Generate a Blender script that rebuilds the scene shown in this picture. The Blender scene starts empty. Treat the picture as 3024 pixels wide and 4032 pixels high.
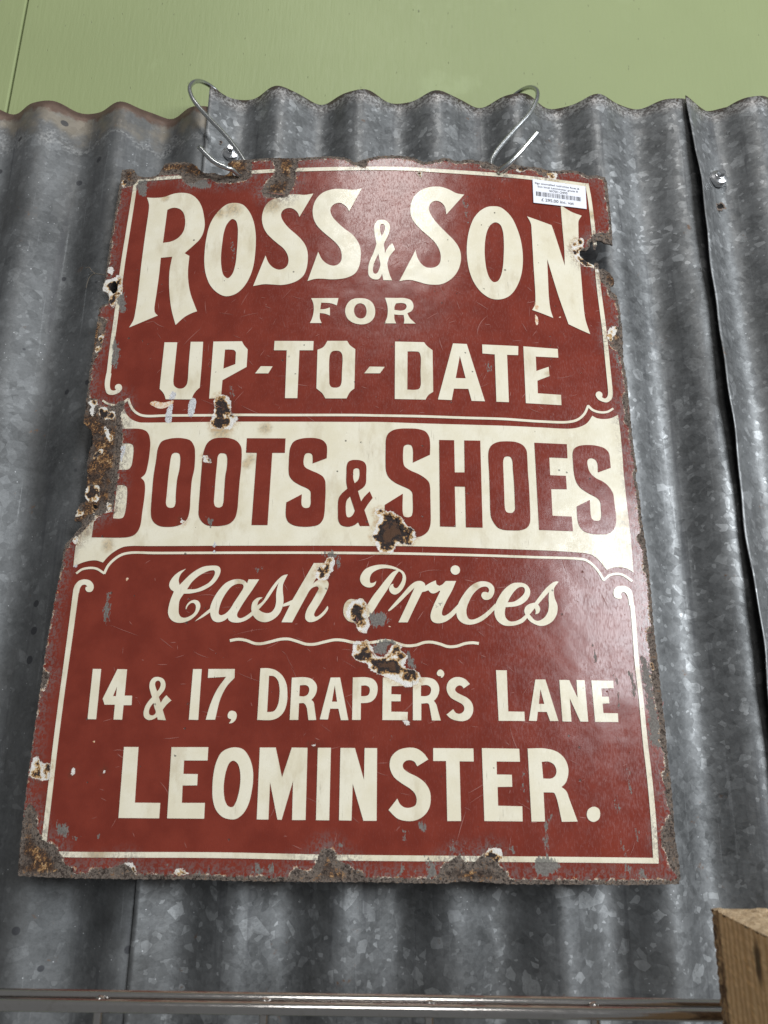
import bpy, math, random
import numpy as np
from mathutils import Vector, Matrix
from mathutils.geometry import delaunay_2d_cdt

R = math.radians
random.seed(7)
rng = np.random.default_rng(11)
scene = bpy.context.scene
COL = scene.collection

# ------------------------------------------------------------------ camera
F_PX, W_PX, H_PX = 3028.0, 3024.0, 4032.0
PITCH, ROLL = R(16.87), R(0.47)
CAM = np.array([0.0, -0.635, 1.55])
_f = np.array([0, math.cos(PITCH), math.sin(PITCH)])
_r0 = np.array([1.0, 0, 0]); _u0 = np.array([0, -math.sin(PITCH), math.cos(PITCH)])
_r = _r0 * math.cos(ROLL) + _u0 * math.sin(ROLL)
_u = -_r0 * math.sin(ROLL) + _u0 * math.cos(ROLL)
cam_d = bpy.data.cameras.new('camera'); cam = bpy.data.objects.new('camera', cam_d); COL.objects.link(cam)
cam_d.sensor_fit = 'VERTICAL'; cam_d.sensor_height = 36.0; cam_d.sensor_width = 27.0
cam_d.lens = F_PX / H_PX * 36.0
cam_d.clip_start = 0.01; cam_d.clip_end = 100
cam.matrix_world = Matrix(((_r[0], _u[0], -_f[0], CAM[0]), (_r[1], _u[1], -_f[1], CAM[1]), (_r[2], _u[2], -_f[2], CAM[2]), (0, 0, 0, 1)))
cam_d.dof.use_dof = True; cam_d.dof.focus_distance = 0.66; cam_d.dof.aperture_fstop = 11.0
scene.camera = cam

# ------------------------------------------------------------------ light: a covered yard, open to soft daylight
world = bpy.data.worlds.new('World'); scene.world = world; world.use_nodes = True
bg = world.node_tree.nodes['Background']
bg.inputs[0].default_value = (0.95, 0.98, 1.0, 1); bg.inputs[1].default_value = 0.20

def area(name, loc, target, sx, sy, power, col=(1, 1, 1)):
    l = bpy.data.lights.new(name, 'AREA'); l.shape = 'RECTANGLE'; l.size = sx; l.size_y = sy
    l.energy = power; l.color = col
    o = bpy.data.objects.new(name, l); COL.objects.link(o)
    o.location = loc
    d = Vector(target) - Vector(loc)
    o.rotation_euler = d.to_track_quat('-Z', 'Y').to_euler()
    return o
TGT = (0, 0, 1.75)
area('skylight', (0.02, -3.0, 4.75), TGT, 0.9, 0.9, 42, (1.0, 0.99, 0.97))
area('open_doorway', (2.45, -3.0, 2.52), TGT, 2.2, 1.0, 160, (0.90, 0.955, 1.0))
scene.view_settings.view_transform = 'Standard'; scene.view_settings.look = 'None'
scene.view_settings.exposure = 0.0; scene.view_settings.gamma = 1.0
scene.view_settings.use_curve_mapping = False

# ------------------------------------------------------------------ pixel -> place
def ray(px, py):
    px = np.asarray(px, float); py = np.asarray(py, float)
    x = (px - W_PX / 2) / F_PX; y = (H_PX / 2 - py) / F_PX
    return _f + np.multiply.outer(x, _r) + np.multiply.outer(y, _u)
def at(px, py, Y):
    """point on the upright plane y = Y that the photograph shows at this pixel"""
    d = ray(px, py)
    return CAM + d * ((Y - CAM[1]) / d[..., 1])[..., None] if d.ndim > 1 else CAM + d * ((Y - CAM[1]) / d[1])

# sign frame: hangs from two hooks, foot standing off the wall a little more than the head
LEAN = R(1.87)
S_O = np.array([0.0, -0.045, 1.46])
S_X = np.array([1.0, 0, 0]); S_V = np.array([0, math.sin(LEAN), math.cos(LEAN)]); S_N = np.array([0, -math.cos(LEAN), math.sin(LEAN)])
SW, SH = 0.46, 0.615
def bow(u, v):
    t = np.clip(v / SH, 0, 1)
    b = 0.0115 + 0.0065 * t * t
    k = np.clip(1 - (2 * u / SW) ** 2, -0.3, 1)
    return b * k
def to_sign(px, py):
    d = ray(px, py)
    uv = None; off = 0.0
    for _ in range(8):
        o = S_O + (np.multiply.outer(np.asarray(off, float), S_N) if np.ndim(off) else off * S_N)
        t = ((o - CAM) @ S_N) / (d @ S_N)
        p = CAM + d * (t[..., None] if np.ndim(t) else t)
        q = p - S_O
        u = q @ S_X; v = q @ S_V
        off = bow(u, v)
    return np.stack([u, v], -1)

# ------------------------------------------------------------------ tracing helpers
FR = {}
for k, (x, y) in dict(a=(450, 650), b=(950, 650), c=(1450, 650), d=(1900, 650), e=(330, 1250), f=(850, 1250), g=(1400, 1250), h=(1950, 1250),
                      i=(250, 1800), j=(800, 1800), k=(1350, 1800), l=(1950, 1800)).items():
    FR[k] = (x, y, 2.765)
for k, (x, y) in dict(m=(150, 2450), n=(800, 2450), o=(1400, 2450), p=(2000, 2450)).items():
    FR[k] = (x, y, 2.37)
for k, (x, y) in dict(q=(50, 2900), r=(750, 2900), s=(1450, 2900), t=(2000, 2900)).items():
    FR[k] = (x, y, 2.07375)
FR['u'] = (330, 700, 3.6867)
FR['x'] = (0, 0, 1.659); FR['y'] = (1000, 0, 1.659); FR['z'] = (2024, 0, 1.659)
FR['S'] = (0, 0, 1.0)

def parse(s):
    """'@frame x,y x,yc ...' -> photo pixels and corner flags"""
    pts, cor = [], []; fr = FR['S']
    for tok in s.split():
        if tok[0] == '@': fr = FR[tok[1]]; continue
        c = tok.endswith('c'); tok = tok.rstrip('c')
        x, y = tok.split(',')
        pts.append((fr[0] + float(x) / fr[2], fr[1] + float(y) / fr[2])); cor.append(c)
    return np.array(pts), cor

def crom(p0, p1, p2, p3, n):
    t = [0.0]
    for a, b in ((p0, p1), (p1, p2), (p2, p3)):
        t.append(t[-1] + max(np.linalg.norm(b - a), 1e-6) ** 0.5)
    out = []
    for s in np.linspace(t[1], t[2], n, endpoint=False):
        A1 = p0 * (t[1] - s) / (t[1] - t[0]) + p1 * (s - t[0]) / (t[1] - t[0])
        A2 = p1 * (t[2] - s) / (t[2] - t[1]) + p2 * (s - t[1]) / (t[2] - t[1])
        A3 = p2 * (t[3] - s) / (t[3] - t[2]) + p3 * (s - t[2]) / (t[3] - t[2])
        B1 = A1 * (t[2] - s) / (t[2] - t[0]) + A2 * (s - t[0]) / (t[2] - t[0])
        B2 = A2 * (t[3] - s) / (t[3] - t[1]) + A3 * (s - t[1]) / (t[3] - t[1])
        out.append(B1 * (t[2] - s) / (t[2] - t[1]) + B2 * (s - t[1]) / (t[2] - t[1]))
    return out

def smooth(pts, cor, closed=True, step=5.0):
    n = len(pts); out = []
    for i in range(n if closed else n - 1):
        p1, p2 = pts[i], pts[(i + 1) % n]
        L = np.linalg.norm(p2 - p1)
        m = max(1, int(math.ceil(L / step)))
        c1, c2 = cor[i], cor[(i + 1) % n]
        if not closed and i == 0: c1 = True
        if not closed and i == n - 2: c2 = True
        if c1 and c2:
            out += [p1 + (p2 - p1) * (q / m) for q in range(m)]; continue
        p0 = pts[(i - 1) % n] if not c1 else p1 - (p2 - p1)
        p3 = pts[(i + 2) % n] if not c2 else p2 + (p2 - p1)
        out += crom(p0, p1, p2, p3, m)
    if not closed: out.append(pts[-1])
    return np.array(out)

def loop_uv(s, step=5.0):
    p, c = parse(s)
    q = smooth(p, c, True, step)
    return to_sign(q[:, 0], q[:, 1])

def stroke_uv(s, width, step=6.0, taper=None):
    """outline of a painted line that follows the traced centre; width in photo pixels"""
    p, c = parse(s)
    q = smooth(p, c, False, step)
    t = np.gradient(q, axis=0); t /= np.maximum(np.linalg.norm(t, axis=1), 1e-6)[:, None]
    nrm = np.stack([-t[:, 1], t[:, 0]], 1)
    w = np.interp(np.linspace(0, 1, len(q)), np.linspace(0, 1, len(np.atleast_1d(width))), np.atleast_1d(width))[:, None] / 2
    o = np.concatenate([q + nrm * w, (q - nrm * w)[::-1]])
    return to_sign(o[:, 0], o[:, 1])

def inside(P, loops):
    c = np.zeros(len(P), bool)
    for L in loops:
        x, y = P[:, 0], P[:, 1]
        a, b = L, np.roll(L, -1, 0)
        for (x1, y1), (x2, y2) in zip(a, b):
            if y1 == y2: continue
            m = (y1 > y) != (y2 > y)
            if not m.any(): continue
            idx = np.nonzero(m)[0]
            xi = x1 + (y[idx] - y1) * (x2 - x1) / (y2 - y1)
            c[idx[x[idx] < xi]] ^= True
    return c

def seg_dist(P, L, closed=True):
    a = L; b = np.roll(L, -1, 0)
    if not closed: a, b = a[:-1], b[:-1]
    best = np.full(len(P), 1e9)
    for s, e in zip(a, b):
        d = e - s; q = max(d @ d, 1e-14)
        t = np.clip(((P - s) @ d) / q, 0, 1)
        v = P - s - t[:, None] * d
        best = np.minimum(best, np.einsum('ij,ij->i', v, v))
    return np.sqrt(best)

def fill(loops, spacing):
    """constrained triangulation of outlines (even-odd) with an inner grid"""
    V, E = [], []
    for L in loops:
        keep = [0]
        for i in range(1, len(L)):
            if np.linalg.norm(L[i] - L[keep[-1]]) > 2e-4: keep.append(i)
        L = L[keep]
        n0 = len(V)
        V += [tuple(p) for p in L]
        E += [(n0 + i, n0 + (i + 1) % len(L)) for i in range(len(L))]
    B = np.array(V)
    lo, hi = B.min(0), B.max(0)
    gx = np.arange(lo[0] + spacing / 2, hi[0], spacing); gy = np.arange(lo[1] + spacing / 2, hi[1], spacing)
    if len(gx) and len(gy):
        X, Y = np.meshgrid(gx, gy); ij = np.stack(np.meshgrid(np.arange(len(gx)), np.arange(len(gy))), -1).reshape(-1, 2)
        G = np.stack([X.ravel(), Y.ravel()], 1)
        G += rng.uniform(-0.2, 0.2, G.shape) * spacing
        near = set(map(tuple, np.floor((B - lo) / spacing).astype(int)))
        far = np.array([tuple(k) not in near for k in ij])
        G = G[far]
        G = G[inside(G, loops)]
        V += [tuple(p) for p in G]
    ov, oe, of, _, _, _ = delaunay_2d_cdt([Vector(v) for v in V], E, [], 0, 1e-7)
    ov = np.array([(v[0], v[1]) for v in ov]); of = np.array([f for f in of if len(f) == 3])
    cen = ov[of].mean(1)
    of = of[inside(cen, loops)]
    a, b, c = ov[of[:, 0]], ov[of[:, 1]], ov[of[:, 2]]
    cr = (b[:, 0] - a[:, 0]) * (c[:, 1] - a[:, 1]) - (b[:, 1] - a[:, 1]) * (c[:, 0] - a[:, 0])
    of[cr < 0] = of[cr < 0][:, ::-1]
    emax = np.max([((a - b) ** 2).sum(1), ((b - c) ** 2).sum(1), ((c - a) ** 2).sum(1)], 0)
    of = of[np.abs(cr) > 0.02 * emax]      # slivers on straight edges would bend the shading
    used = np.unique(of); re = np.full(len(ov), -1); re[used] = np.arange(len(used))
    return ov[used], re[of]

def rim(faces):
    e = np.concatenate([faces[:, [0, 1]], faces[:, [1, 2]], faces[:, [2, 0]]])
    key = {}
    for x, y in e: key[(x, y)] = 1
    return [(x, y) for (x, y) in key if (y, x) not in key]

# ------------------------------------------------------------------ node helpers
class NT:
    def __init__(s, name):
        s.m = bpy.data.materials.new(name); s.m.use_nodes = True
        s.t = s.m.node_tree; s.b = s.t.nodes['Principled BSDF']
        s._tc = None
    def n(s, typ, **kw):
        x = s.t.nodes.new(typ)
        for k, v in kw.items(): setattr(x, k, v)
        return x
    def put(s, sock, v):
        if isinstance(v, bpy.types.NodeSocket): s.t.links.new(v, sock)
        elif isinstance(v, (tuple, list)) and sock.type == 'RGBA': sock.default_value = tuple(v) + ((1,) if len(v) == 3 else ())
        else: sock.default_value = v
    def math(s, op, a, b=0.0, c=0.0, clamp=False):
        x = s.n('ShaderNodeMath', operation=op, use_clamp=clamp)
        s.put(x.inputs[0], a); s.put(x.inputs[1], b); s.put(x.inputs[2], c)
        return x.outputs[0]
    def add(s, a, b): return s.math('ADD', a, b)
    def sub(s, a, b): return s.math('SUBTRACT', a, b)
    def mul(s, a, b): return s.math('MULTIPLY', a, b)
    def mad(s, a, b, c): return s.math('MULTIPLY_ADD', a, b, c)
    def step(s, v, lo, hi, a=0.0, b=1.0):
        x = s.n('ShaderNodeMapRange', interpolation_type='SMOOTHSTEP')
        s.put(x.inputs[0], v); s.put(x.inputs[1], lo); s.put(x.inputs[2], hi); s.put(x.inputs[3], a); s.put(x.inputs[4], b)
        return x.outputs[0]
    def mix(s, f, a, b, mode='MIX'):
        x = s.n('ShaderNodeMix', data_type='RGBA', blend_type=mode)
        s.put(x.inputs[0], f); s.put(x.inputs[6], a); s.put(x.inputs[7], b)
        return x.outputs[2]
    def attr(s, name):
        return s.n('ShaderNodeAttribute', attribute_name=name).outputs['Fac']
    def obj(s, scale=(1, 1, 1), loc=(0, 0, 0)):
        if s._tc is None: s._tc = s.n('ShaderNodeTexCoord').outputs['Object']
        x = s.n('ShaderNodeMapping'); s.put(x.inputs[0], s._tc)
        x.inputs['Scale'].default_value = scale; x.inputs['Location'].default_value = loc
        return x.outputs[0]
    def noise(s, vec, scale, detail=4, rough=0.55, dist=0.0, col=False):
        x = s.n('ShaderNodeTexNoise'); s.put(x.inputs['Vector'], vec)
        x.inputs['Scale'].default_value = scale; x.inputs['Detail'].default_value = detail
        x.inputs['Roughness'].default_value = rough; x.inputs['Distortion'].default_value = dist
        return x.outputs['Color' if col else 'Fac']
    def voro(s, vec, scale, feature='F1', rnd=1.0):
        x = s.n('ShaderNodeTexVoronoi', feature=feature); s.put(x.inputs['Vector'], vec)
        x.inputs['Scale'].default_value = scale; x.inputs['Randomness'].default_value = rnd
        return x
    def ramp(s, f, stops):
        x = s.n('ShaderNodeValToRGB'); s.put(x.inputs[0], f)
        e = x.color_ramp.elements
        while len(e) < len(stops): e.new(0.5)
        for q, (p, c) in zip(e, stops): q.position = p; q.color = tuple(c) + (1,)
        return x.outputs[0]
    def sep(s, v):
        x = s.n('ShaderNodeSeparateColor'); s.put(x.inputs[0], v); return x.outputs
    def bump(s, h, dist, strength=1.0, nrm=None):
        x = s.n('ShaderNodeBump'); s.put(x.inputs['Height'], h); x.inputs['Distance'].default_value = dist
        x.inputs['Strength'].default_value = strength
        if nrm is not None: s.put(x.inputs['Normal'], nrm)
        return x.outputs[0]
    def set(s, **kw):
        for k, v in kw.items(): s.put(s.b.inputs[k.replace('_', ' ')], v)
        return s.m

# ------------------------------------------------------------------ object helpers
def mesh_obj(name, V, Fs, mat, parent=None, smooth_shade=True, attrs=None):
    me = bpy.data.meshes.new(name)
    me.from_pydata([tuple(v) for v in V], [], [tuple(int(i) for i in f) for f in Fs])
    me.update()
    if smooth_shade: me.polygons.foreach_set('use_smooth', [True] * len(me.polygons))
    for k, v in (attrs or {}).items():
        at_ = me.attributes.new(k, 'FLOAT', 'POINT'); at_.data.foreach_set('value', np.asarray(v, np.float32))
    if mat: me.materials.append(mat)
    o = bpy.data.objects.new(name, me); COL.objects.link(o)
    if parent: o.parent = parent
    return o
def tag(o, label, cat, group=None):
    o['label'] = label; o['category'] = cat
    if group: o['group'] = group
    return o
def empty(name, loc=(0, 0, 0)):
    o = bpy.data.objects.new(name, None); COL.objects.link(o); o.location = loc; o.empty_display_size = 0.02
    return o
def tube(path, r, seg=14, caps=True, rend=None):
    """round bar along a path; r may vary along it"""
    P = np.asarray(path, float); n = len(P)
    rr = np.full(n, r) if np.ndim(r) == 0 else np.asarray(r, float)
    T = np.gradient(P, axis=0); T /= np.linalg.norm(T, axis=1)[:, None]
    ref = np.array([0.0, 0, 1]) if abs(T[0][2]) < 0.9 else np.array([1.0, 0, 0])
    N = np.cross(T[0], ref); N /= np.linalg.norm(N)
    V = []
    for i in range(n):
        N = N - T[i] * (N @ T[i]); N /= np.linalg.norm(N); Bn = np.cross(T[i], N)
        for k in range(seg):
            a = 2 * math.pi * k / seg
            V.append(P[i] + rr[i] * (math.cos(a) * N + math.sin(a) * Bn))
    Fs = []
    for i in range(n - 1):
        for k in range(seg):
            k2 = (k + 1) % seg
            Fs.append((i * seg + k, i * seg + k2, (i + 1) * seg + k2, (i + 1) * seg + k))
    if caps:
        Fs.append(tuple(range(seg))[::-1]); Fs.append(tuple((n - 1) * seg + k for k in range(seg)))
    return V, Fs
def curve3(pts, per=10):
    P = np.asarray(pts, float); out = []
    for i in range(len(P) - 1):
        p0 = P[i - 1] if i else 2 * P[0] - P[1]
        p3 = P[i + 2] if i + 2 < len(P) else 2 * P[-1] - P[-2]
        out += crom(p0, P[i], P[i + 1], p3, per)
    out.append(P[-1]); return np.array(out)

# ================================================================== materials of the wall
def galvanised(name, dark=1.0, spangle=1.0, patina=0.0, rusttop=0.0, seed=0.0):
    m = NT(name)
    P = m.obj((1, 0.35, 1), (seed, 0, seed * 0.7))
    warp = m.noise(P, 90, 3, col=True)
    Pw = m.n('ShaderNodeVectorMath', operation='MULTIPLY_ADD'); m.put(Pw.inputs[0], warp); Pw.inputs[1].default_value = (0.0030, 0.0030, 0.0030); m.put(Pw.inputs[2], P)
    Pw = Pw.outputs[0]
    v1 = m.sep(m.voro(Pw, 150).outputs['Color'])
    v2 = m.sep(m.voro(Pw, 340).outputs['Color'])
    v3 = m.sep(m.voro(Pw, 95).outputs['Color'])
    big = m.noise(P, 9, 5, 0.6); mid = m.noise(P, 45, 5, 0.65); fine = m.noise(P, 420, 4, 0.7)
    val = m.mad(m.sub(v1[0], 0.5), 0.060 * spangle, 0.185 * dark)
    val = m.mad(m.sub(v2[0], 0.5), 0.045 * spangle, val)
    val = m.mad(m.sub(big, 0.5), 0.24, val)
    val = m.mad(m.sub(mid, 0.5), 0.12, val)
    val = m.mad(m.sub(fine, 0.5), 0.09, val)
    flake = m.mul(m.step(v1[1], 0.89, 0.90), m.step(v1[2], 0.25, 0.5))
    flake = m.mul(flake, m.step(mid, 0.40, 0.55))
    flake2 = m.mul(m.step(v3[1], 0.955, 0.96), m.step(fine, 0.3, 0.6, 0.5, 1.0))
    flake = m.math('MAXIMUM', flake, flake2)
    flk3 = m.mul(m.step(v2[1], 0.955, 0.965), 1.0)
    flake = m.math('MAXIMUM', flake, flk3)
    val = m.mad(m.mul(flake, m.step(big, 0.35, 0.6, 0.25, 1.0)), 0.175 * spangle, val)
    val = m.math('MAXIMUM', val, 0.045)
    cc = m.n('ShaderNodeCombineColor'); m.put(cc.inputs[0], m.mul(val, 0.985)); m.put(cc.inputs[1], m.mul(val, 1.0)); m.put(cc.inputs[2], m.mul(val, 1.005))
    c = cc.outputs[0]
    # dark blotches and runs
    runs = m.noise(m.obj((90, 20, 5), (seed, 0, 0)), 1.0, 4, 0.6)
    c = m.mix(m.step(runs, 0.55, 0.70, 0, 0.55), c, (0.075, 0.075, 0.08))
    runs2 = m.noise(m.obj((260, 60, 7), (seed + 2, 0, 1)), 1.0, 5, 0.65)
    c = m.mix(m.mul(m.step(runs2, 0.60, 0.72, 0, 0.5), m.step(fine, 0.4, 0.6, 0.4, 1.0)), c, (0.34, 0.345, 0.35))
    grime = m.noise(m.obj((14, 3, 6), (seed, 0, 2)), 1.0, 6, 0.65)
    c = m.mix(m.step(grime, 0.48, 0.70, 0, 0.68), c, (0.085, 0.083, 0.08))
    spk = m.voro(P, 420); sk = m.sep(spk.outputs['Color'])
    c = m.mix(m.mul(m.step(spk.outputs['Distance'], 0.12, 0.24, 1, 0), m.mul(m.step(sk[0], 0.93, 0.94), m.step(mid, 0.45, 0.6))), c, (0.55, 0.55, 0.56))
    # brown rust specks
    rs = m.mul(m.step(m.noise(P, 30, 5, 0.7), 0.64, 0.70), m.step(m.noise(P, 300, 3), 0.42, 0.6))
    c = m.mix(m.mul(rs, 0.75), c, (0.17, 0.085, 0.04))
    top = m.attr('top')   # metres below the cut edge
    tn = m.noise(P, 75, 5, 0.65)
    if patina:
        # pale bloom with a tan tide mark, and round black spots
        ed = m.mad(m.sub(m.noise(P, 22, 4, 0.6), 0.5), 0.075, top)
        tide = m.mul(m.step(ed, 0.022, 0.040, 1, 0), m.step(m.noise(P, 38, 4, 0.6), 0.36, 0.62, 0.08, 0.62))
        c = m.mix(tide, c, (0.27, 0.225, 0.165))
        line = m.mul(m.step(ed, 0.033, 0.040), m.step(ed, 0.041, 0.047, 1, 0))
        c = m.mix(m.mul(line, m.step(fine, 0.38, 0.62, 0.0, 0.5)), c, (0.36, 0.355, 0.345))
        vs = m.voro(m.obj((1, 0.2, 1), (seed, 0, 0.3)), 48)
        r_ = m.sep(vs.outputs['Color'])
        rad = m.mad(m.step(r_[0], 0.55, 1.0), 0.17, 0.02)
        spot = m.mul(m.step(m.sub(vs.outputs['Distance'], rad), -0.04, 0.0, 1, 0), m.step(r_[0], 0.56, 0.57))
        c = m.mix(m.mul(spot, 0.85), c, (0.045, 0.045, 0.05))
    ew = m.mad(m.sub(tn, 0.5), 0.026, top)
    if rusttop:
        c = m.mix(m.step(ew, 0.007, 0.013, 0.95, 0), c, m.mix(m.noise(P, 160, 4), (0.075, 0.048, 0.036), (0.19, 0.120, 0.088)))
    else:
        pale = m.mix(m.step(fine, 0.42, 0.6), (0.12, 0.10, 0.09), (0.50, 0.48, 0.46))
        c = m.mix(m.step(ew, 0.003, 0.020, 0.75, 0), c, pale)
        c = m.mix(m.step(ew, 0.0005, 0.002, 0.9, 0), c, (0.10, 0.075, 0.06))
    rough = m.mad(m.sub(mid, 0.5), 0.20, 0.545 if not patina else 0.60)
    rough = m.mad(m.sub(v1[2], 0.5), 0.16, rough)
    h = m.add(m.mul(fine, 0.5), m.mul(mid, 1.2))
    nrm = m.bump(h, 0.0007, 0.30)
    m.set(Base_Color=c, Metallic=0.74 if not patina else 0.50, Roughness=m.math('MAXIMUM', rough, 0.30), Normal=nrm)
    return m.m

def plain(name, col, rough=0.5, metal=0.0):
    m = NT(name); return m.set(Base_Color=col, Roughness=rough, Metallic=metal)

def chrome(name, col=(0.74, 0.75, 0.76), rough=0.14, scale=400):
    m = NT(name); P = m.obj()
    n = m.noise(P, scale, 4, 0.6)
    return m.set(Base_Color=m.mix(m.step(n, 0.55, 0.75, 0, 0.5), col, (0.35, 0.32, 0.29)), Metallic=1.0, Roughness=m.mad(n, 0.16, rough - 0.06), Normal=m.bump(n, 0.0002, 0.25))

def green_paint():
    m = NT('green_paint'); P = m.obj()
    big = m.noise(P, 3.0, 4, 0.55); st = m.noise(m.obj((60, 1, 9)), 4.0, 4, 0.6); fine = m.noise(P, 500, 3, 0.6)
    c = m.mix(m.step(big, 0.35, 0.7), (0.272, 0.313, 0.143), (0.297, 0.340, 0.157))
    c = m.mix(m.mul(m.step(m.noise(P, 9, 5, 0.6), 0.60, 0.72), 0.45), c, (0.345, 0.40, 0.20))
    vs = m.voro(m.obj((1.2, 1, 0.55)), 46); r_ = m.sep(vs.outputs['Color'])
    rad = m.mul(m.step(r_[0], 0.50, 1.0), 0.11)
    spot = m.mul(m.step(m.sub(vs.outputs['Distance'], rad), -0.03, 0.0, 1, 0), m.step(m.noise(P, 14, 3), 0.46, 0.60))
    c = m.mix(m.mul(spot, 0.7), c, (0.10, 0.105, 0.06))
    vt = m.voro(m.obj((1.6, 1, 0.5), (3, 1, 2)), 130); q_ = m.sep(vt.outputs['Color'])
    sp2 = m.mul(m.step(vt.outputs['Distance'], 0.06, 0.14, 1, 0), m.step(q_[0], 0.80, 0.82))
    c = m.mix(m.mul(sp2, 0.6), c, (0.15, 0.155, 0.085))
    h = m.add(m.mul(st, 1.0), m.mul(fine, 0.35)); h = m.sub(h, m.mul(spot, 0.8)); h = m.sub(h, m.mul(sp2, 0.8))
    return m.set(Base_Color=c, Roughness=m.mad(st, 0.2, 0.42), Normal=m.bump(h, 0.0006, 0.5))
GREEN = green_paint()

# ================================================================== painted boards above and behind the iron
Y_BOARD = 0.030
def board(x0, x1, z0, z1, y):
    """a flat board with eased edges"""
    e = 0.0015; d = 0.018
    V = [(x0 + e, y, z0), (x1 - e, y, z0), (x1 - e, y, z1), (x0 + e, y, z1),
         (x0, y + e, z0), (x1, y + e, z0), (x1, y + e, z1), (x0, y + e, z1),
         (x0, y + d, z0), (x1, y + d, z0), (x1, y + d, z1), (x0, y + d, z1)]
    Fs = [(0, 1, 2, 3), (1, 5, 6, 2), (4, 0, 3, 7), (5, 9, 10, 6), (8, 4, 7, 11), (9, 8, 11, 10), (3, 2, 6, 7), (7, 6, 10, 11)]
    return V, Fs
xj = 0.5 * (at(110, 0, Y_BOARD)[0] + at(25, 425, Y_BOARD)[0])
V, Fs = board(xj + 0.0009, 1.25, 1.0, 3.0, Y_BOARD)
tag(mesh_obj('wall_board', V, Fs, GREEN, smooth_shade=False), 'wide green painted board behind and above the grey corrugated sheets', 'board')
V, Fs = board(-1.25, xj - 0.0009, 1.0, 3.0, Y_BOARD)
tag(mesh_obj('wall_board', V, Fs, GREEN, smooth_shade=False), 'green painted board beyond the thin dark joint, above the rusty-topped sheet', 'board')
V, Fs = board(xj - 0.05, xj + 0.05, 1.0, 3.0, Y_BOARD + 0.022)
tag(mesh_obj('batten', V, Fs, plain('dark_timber', (0.05, 0.045, 0.035), 0.9), smooth_shade=False), 'dark batten seen only as the thin joint between the green boards', 'batten')

# ================================================================== corrugated iron
AMP = 0.0092
crests = [(158, 384), (482, 396), (1108, 344), (1416, 348), (1720, 362), (2352, 377), (2663, 380), (2982, 380)]
cx = [at(px, py, -AMP)[0] for px, py in crests]; kk = [0, 1, 3, 4, 5, 7, 8, 9]
PITCH_X, X0 = np.polyfit(kk, cx, 1)
def sheet(name, x0, x1, top_fn, z0, yoff, mat, label, lift=None, dents=0.0013, seed=0, edge_wave=0.0):
    xs = np.arange(x0, x1 + 1e-9, 0.0035); zs = np.linspace(0, 1, 150)
    rs = np.random.default_rng(seed)
    ph = rs.uniform(0, 6.28, 12); fx = rs.uniform(5, 30, 12); fz = rs.uniform(3, 16, 12)
    nx, nz = len(xs), len(zs)
    Xg, Tg = np.meshgrid(xs, zs)
    top = top_fn(Xg)
    Tq = Tg ** 1.0
    Zg = top + (z0 - top) * Tq
    # the cut edge wanders a little
    Zg = Zg + (1 - Tq) ** 8 * 0.0011 * (np.sin(Xg * 190 + seed) + np.sin(Xg * 71 + 2 * seed))
    dn = sum(np.sin(Xg * fx[i] + Zg * fz[i] + ph[i]) for i in range(12)) / 6 * dents
    Yg = -AMP * np.cos(2 * math.pi * (Xg - X0) / PITCH_X) * (1 + 0.06 * np.sin(Zg * 5 + seed) + 0.10 * np.sin(Xg * 23 + 2.1 * seed) + 0.05 * np.sin(Xg * 61 + Zg * 9)) + yoff + dn
    Xs = Xg.copy()
    if lift:
        side, amount, reach = lift
        dd = (Xg - x0) if side < 0 else (x1 - Xg)
        Yg -= amount * np.clip(0.12 + (top - Zg) / 0.07, 0, 1) * np.exp(-dd / reach) * (0.75 + 0.25 * np.sin(Zg * 31 + 1.0))
    if edge_wave:
        Xs += np.exp(-(Xg - x0) / 0.012) * edge_wave * (np.sin(Zg * 43) + 0.6 * np.sin(Zg * 97 + 1))
    V = np.stack([Xs, Yg, Zg], -1).reshape(-1, 3)
    Fs = []
    for j in range(nz - 1):
        for i in range(nx - 1):
            a = j * nx + i
            Fs.append((a, a + nx, a + nx + 1, a + 1))
    o = mesh_obj(name, V, Fs, mat, attrs={'top': (top - Zg).ravel()})
    s = o.modifiers.new('thickness', 'SOLIDIFY'); s.thickness = 0.0008; s.offset = -1
    tag(o, label, 'metal sheet')
    return o
def line_top(p, q, Y=-AMP):
    A, B = at(*p, Y), at(*q, Y)
    return lambda X: A[2] + (X - A[0]) * (B[2] - A[2]) / (B[0] - A[0])
Z_LOW = 1.12
xl = 0.5 * (at(823, 368, -0.010)[0] + at(483, 4032, -0.010)[0])
xr = 0.5 * (at(2716, 392, -0.018)[0] + at(3030, 2734, -0.018)[0])
sheet('corrugated_sheet', -0.80, xl + 0.09, line_top((158, 384), (482, 394)), Z_LOW, 0.0035,
      galvanised('old_galvanised_iron', 0.68, 0.30, patina=1.0, rusttop=1.0, seed=3.1), 'dull grey corrugated sheet with rusty brown top edge and black spots', seed=3, dents=0.0016)
sheet('corrugated_sheet', xl, xr + 0.06, line_top((1108, 344), (2663, 380)), Z_LOW, 0.0,
      galvanised('spangled_galvanised_iron', 1.0, 1.0, seed=0.0), 'spangled grey corrugated sheet directly behind the enamel sign', seed=5)
sheet('corrugated_sheet', xr, 0.85, line_top((2663, 376), (2982, 378), -AMP - 0.003), Z_LOW, -0.0030,
      galvanised('scuffed_galvanised_iron', 1.02, 0.85, seed=7.7), 'overlapping corrugated sheet with lifted wavy edge and a hex screw', lift=(-1, 0.0095, 0.016), seed=9, edge_wave=0.0007)

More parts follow.
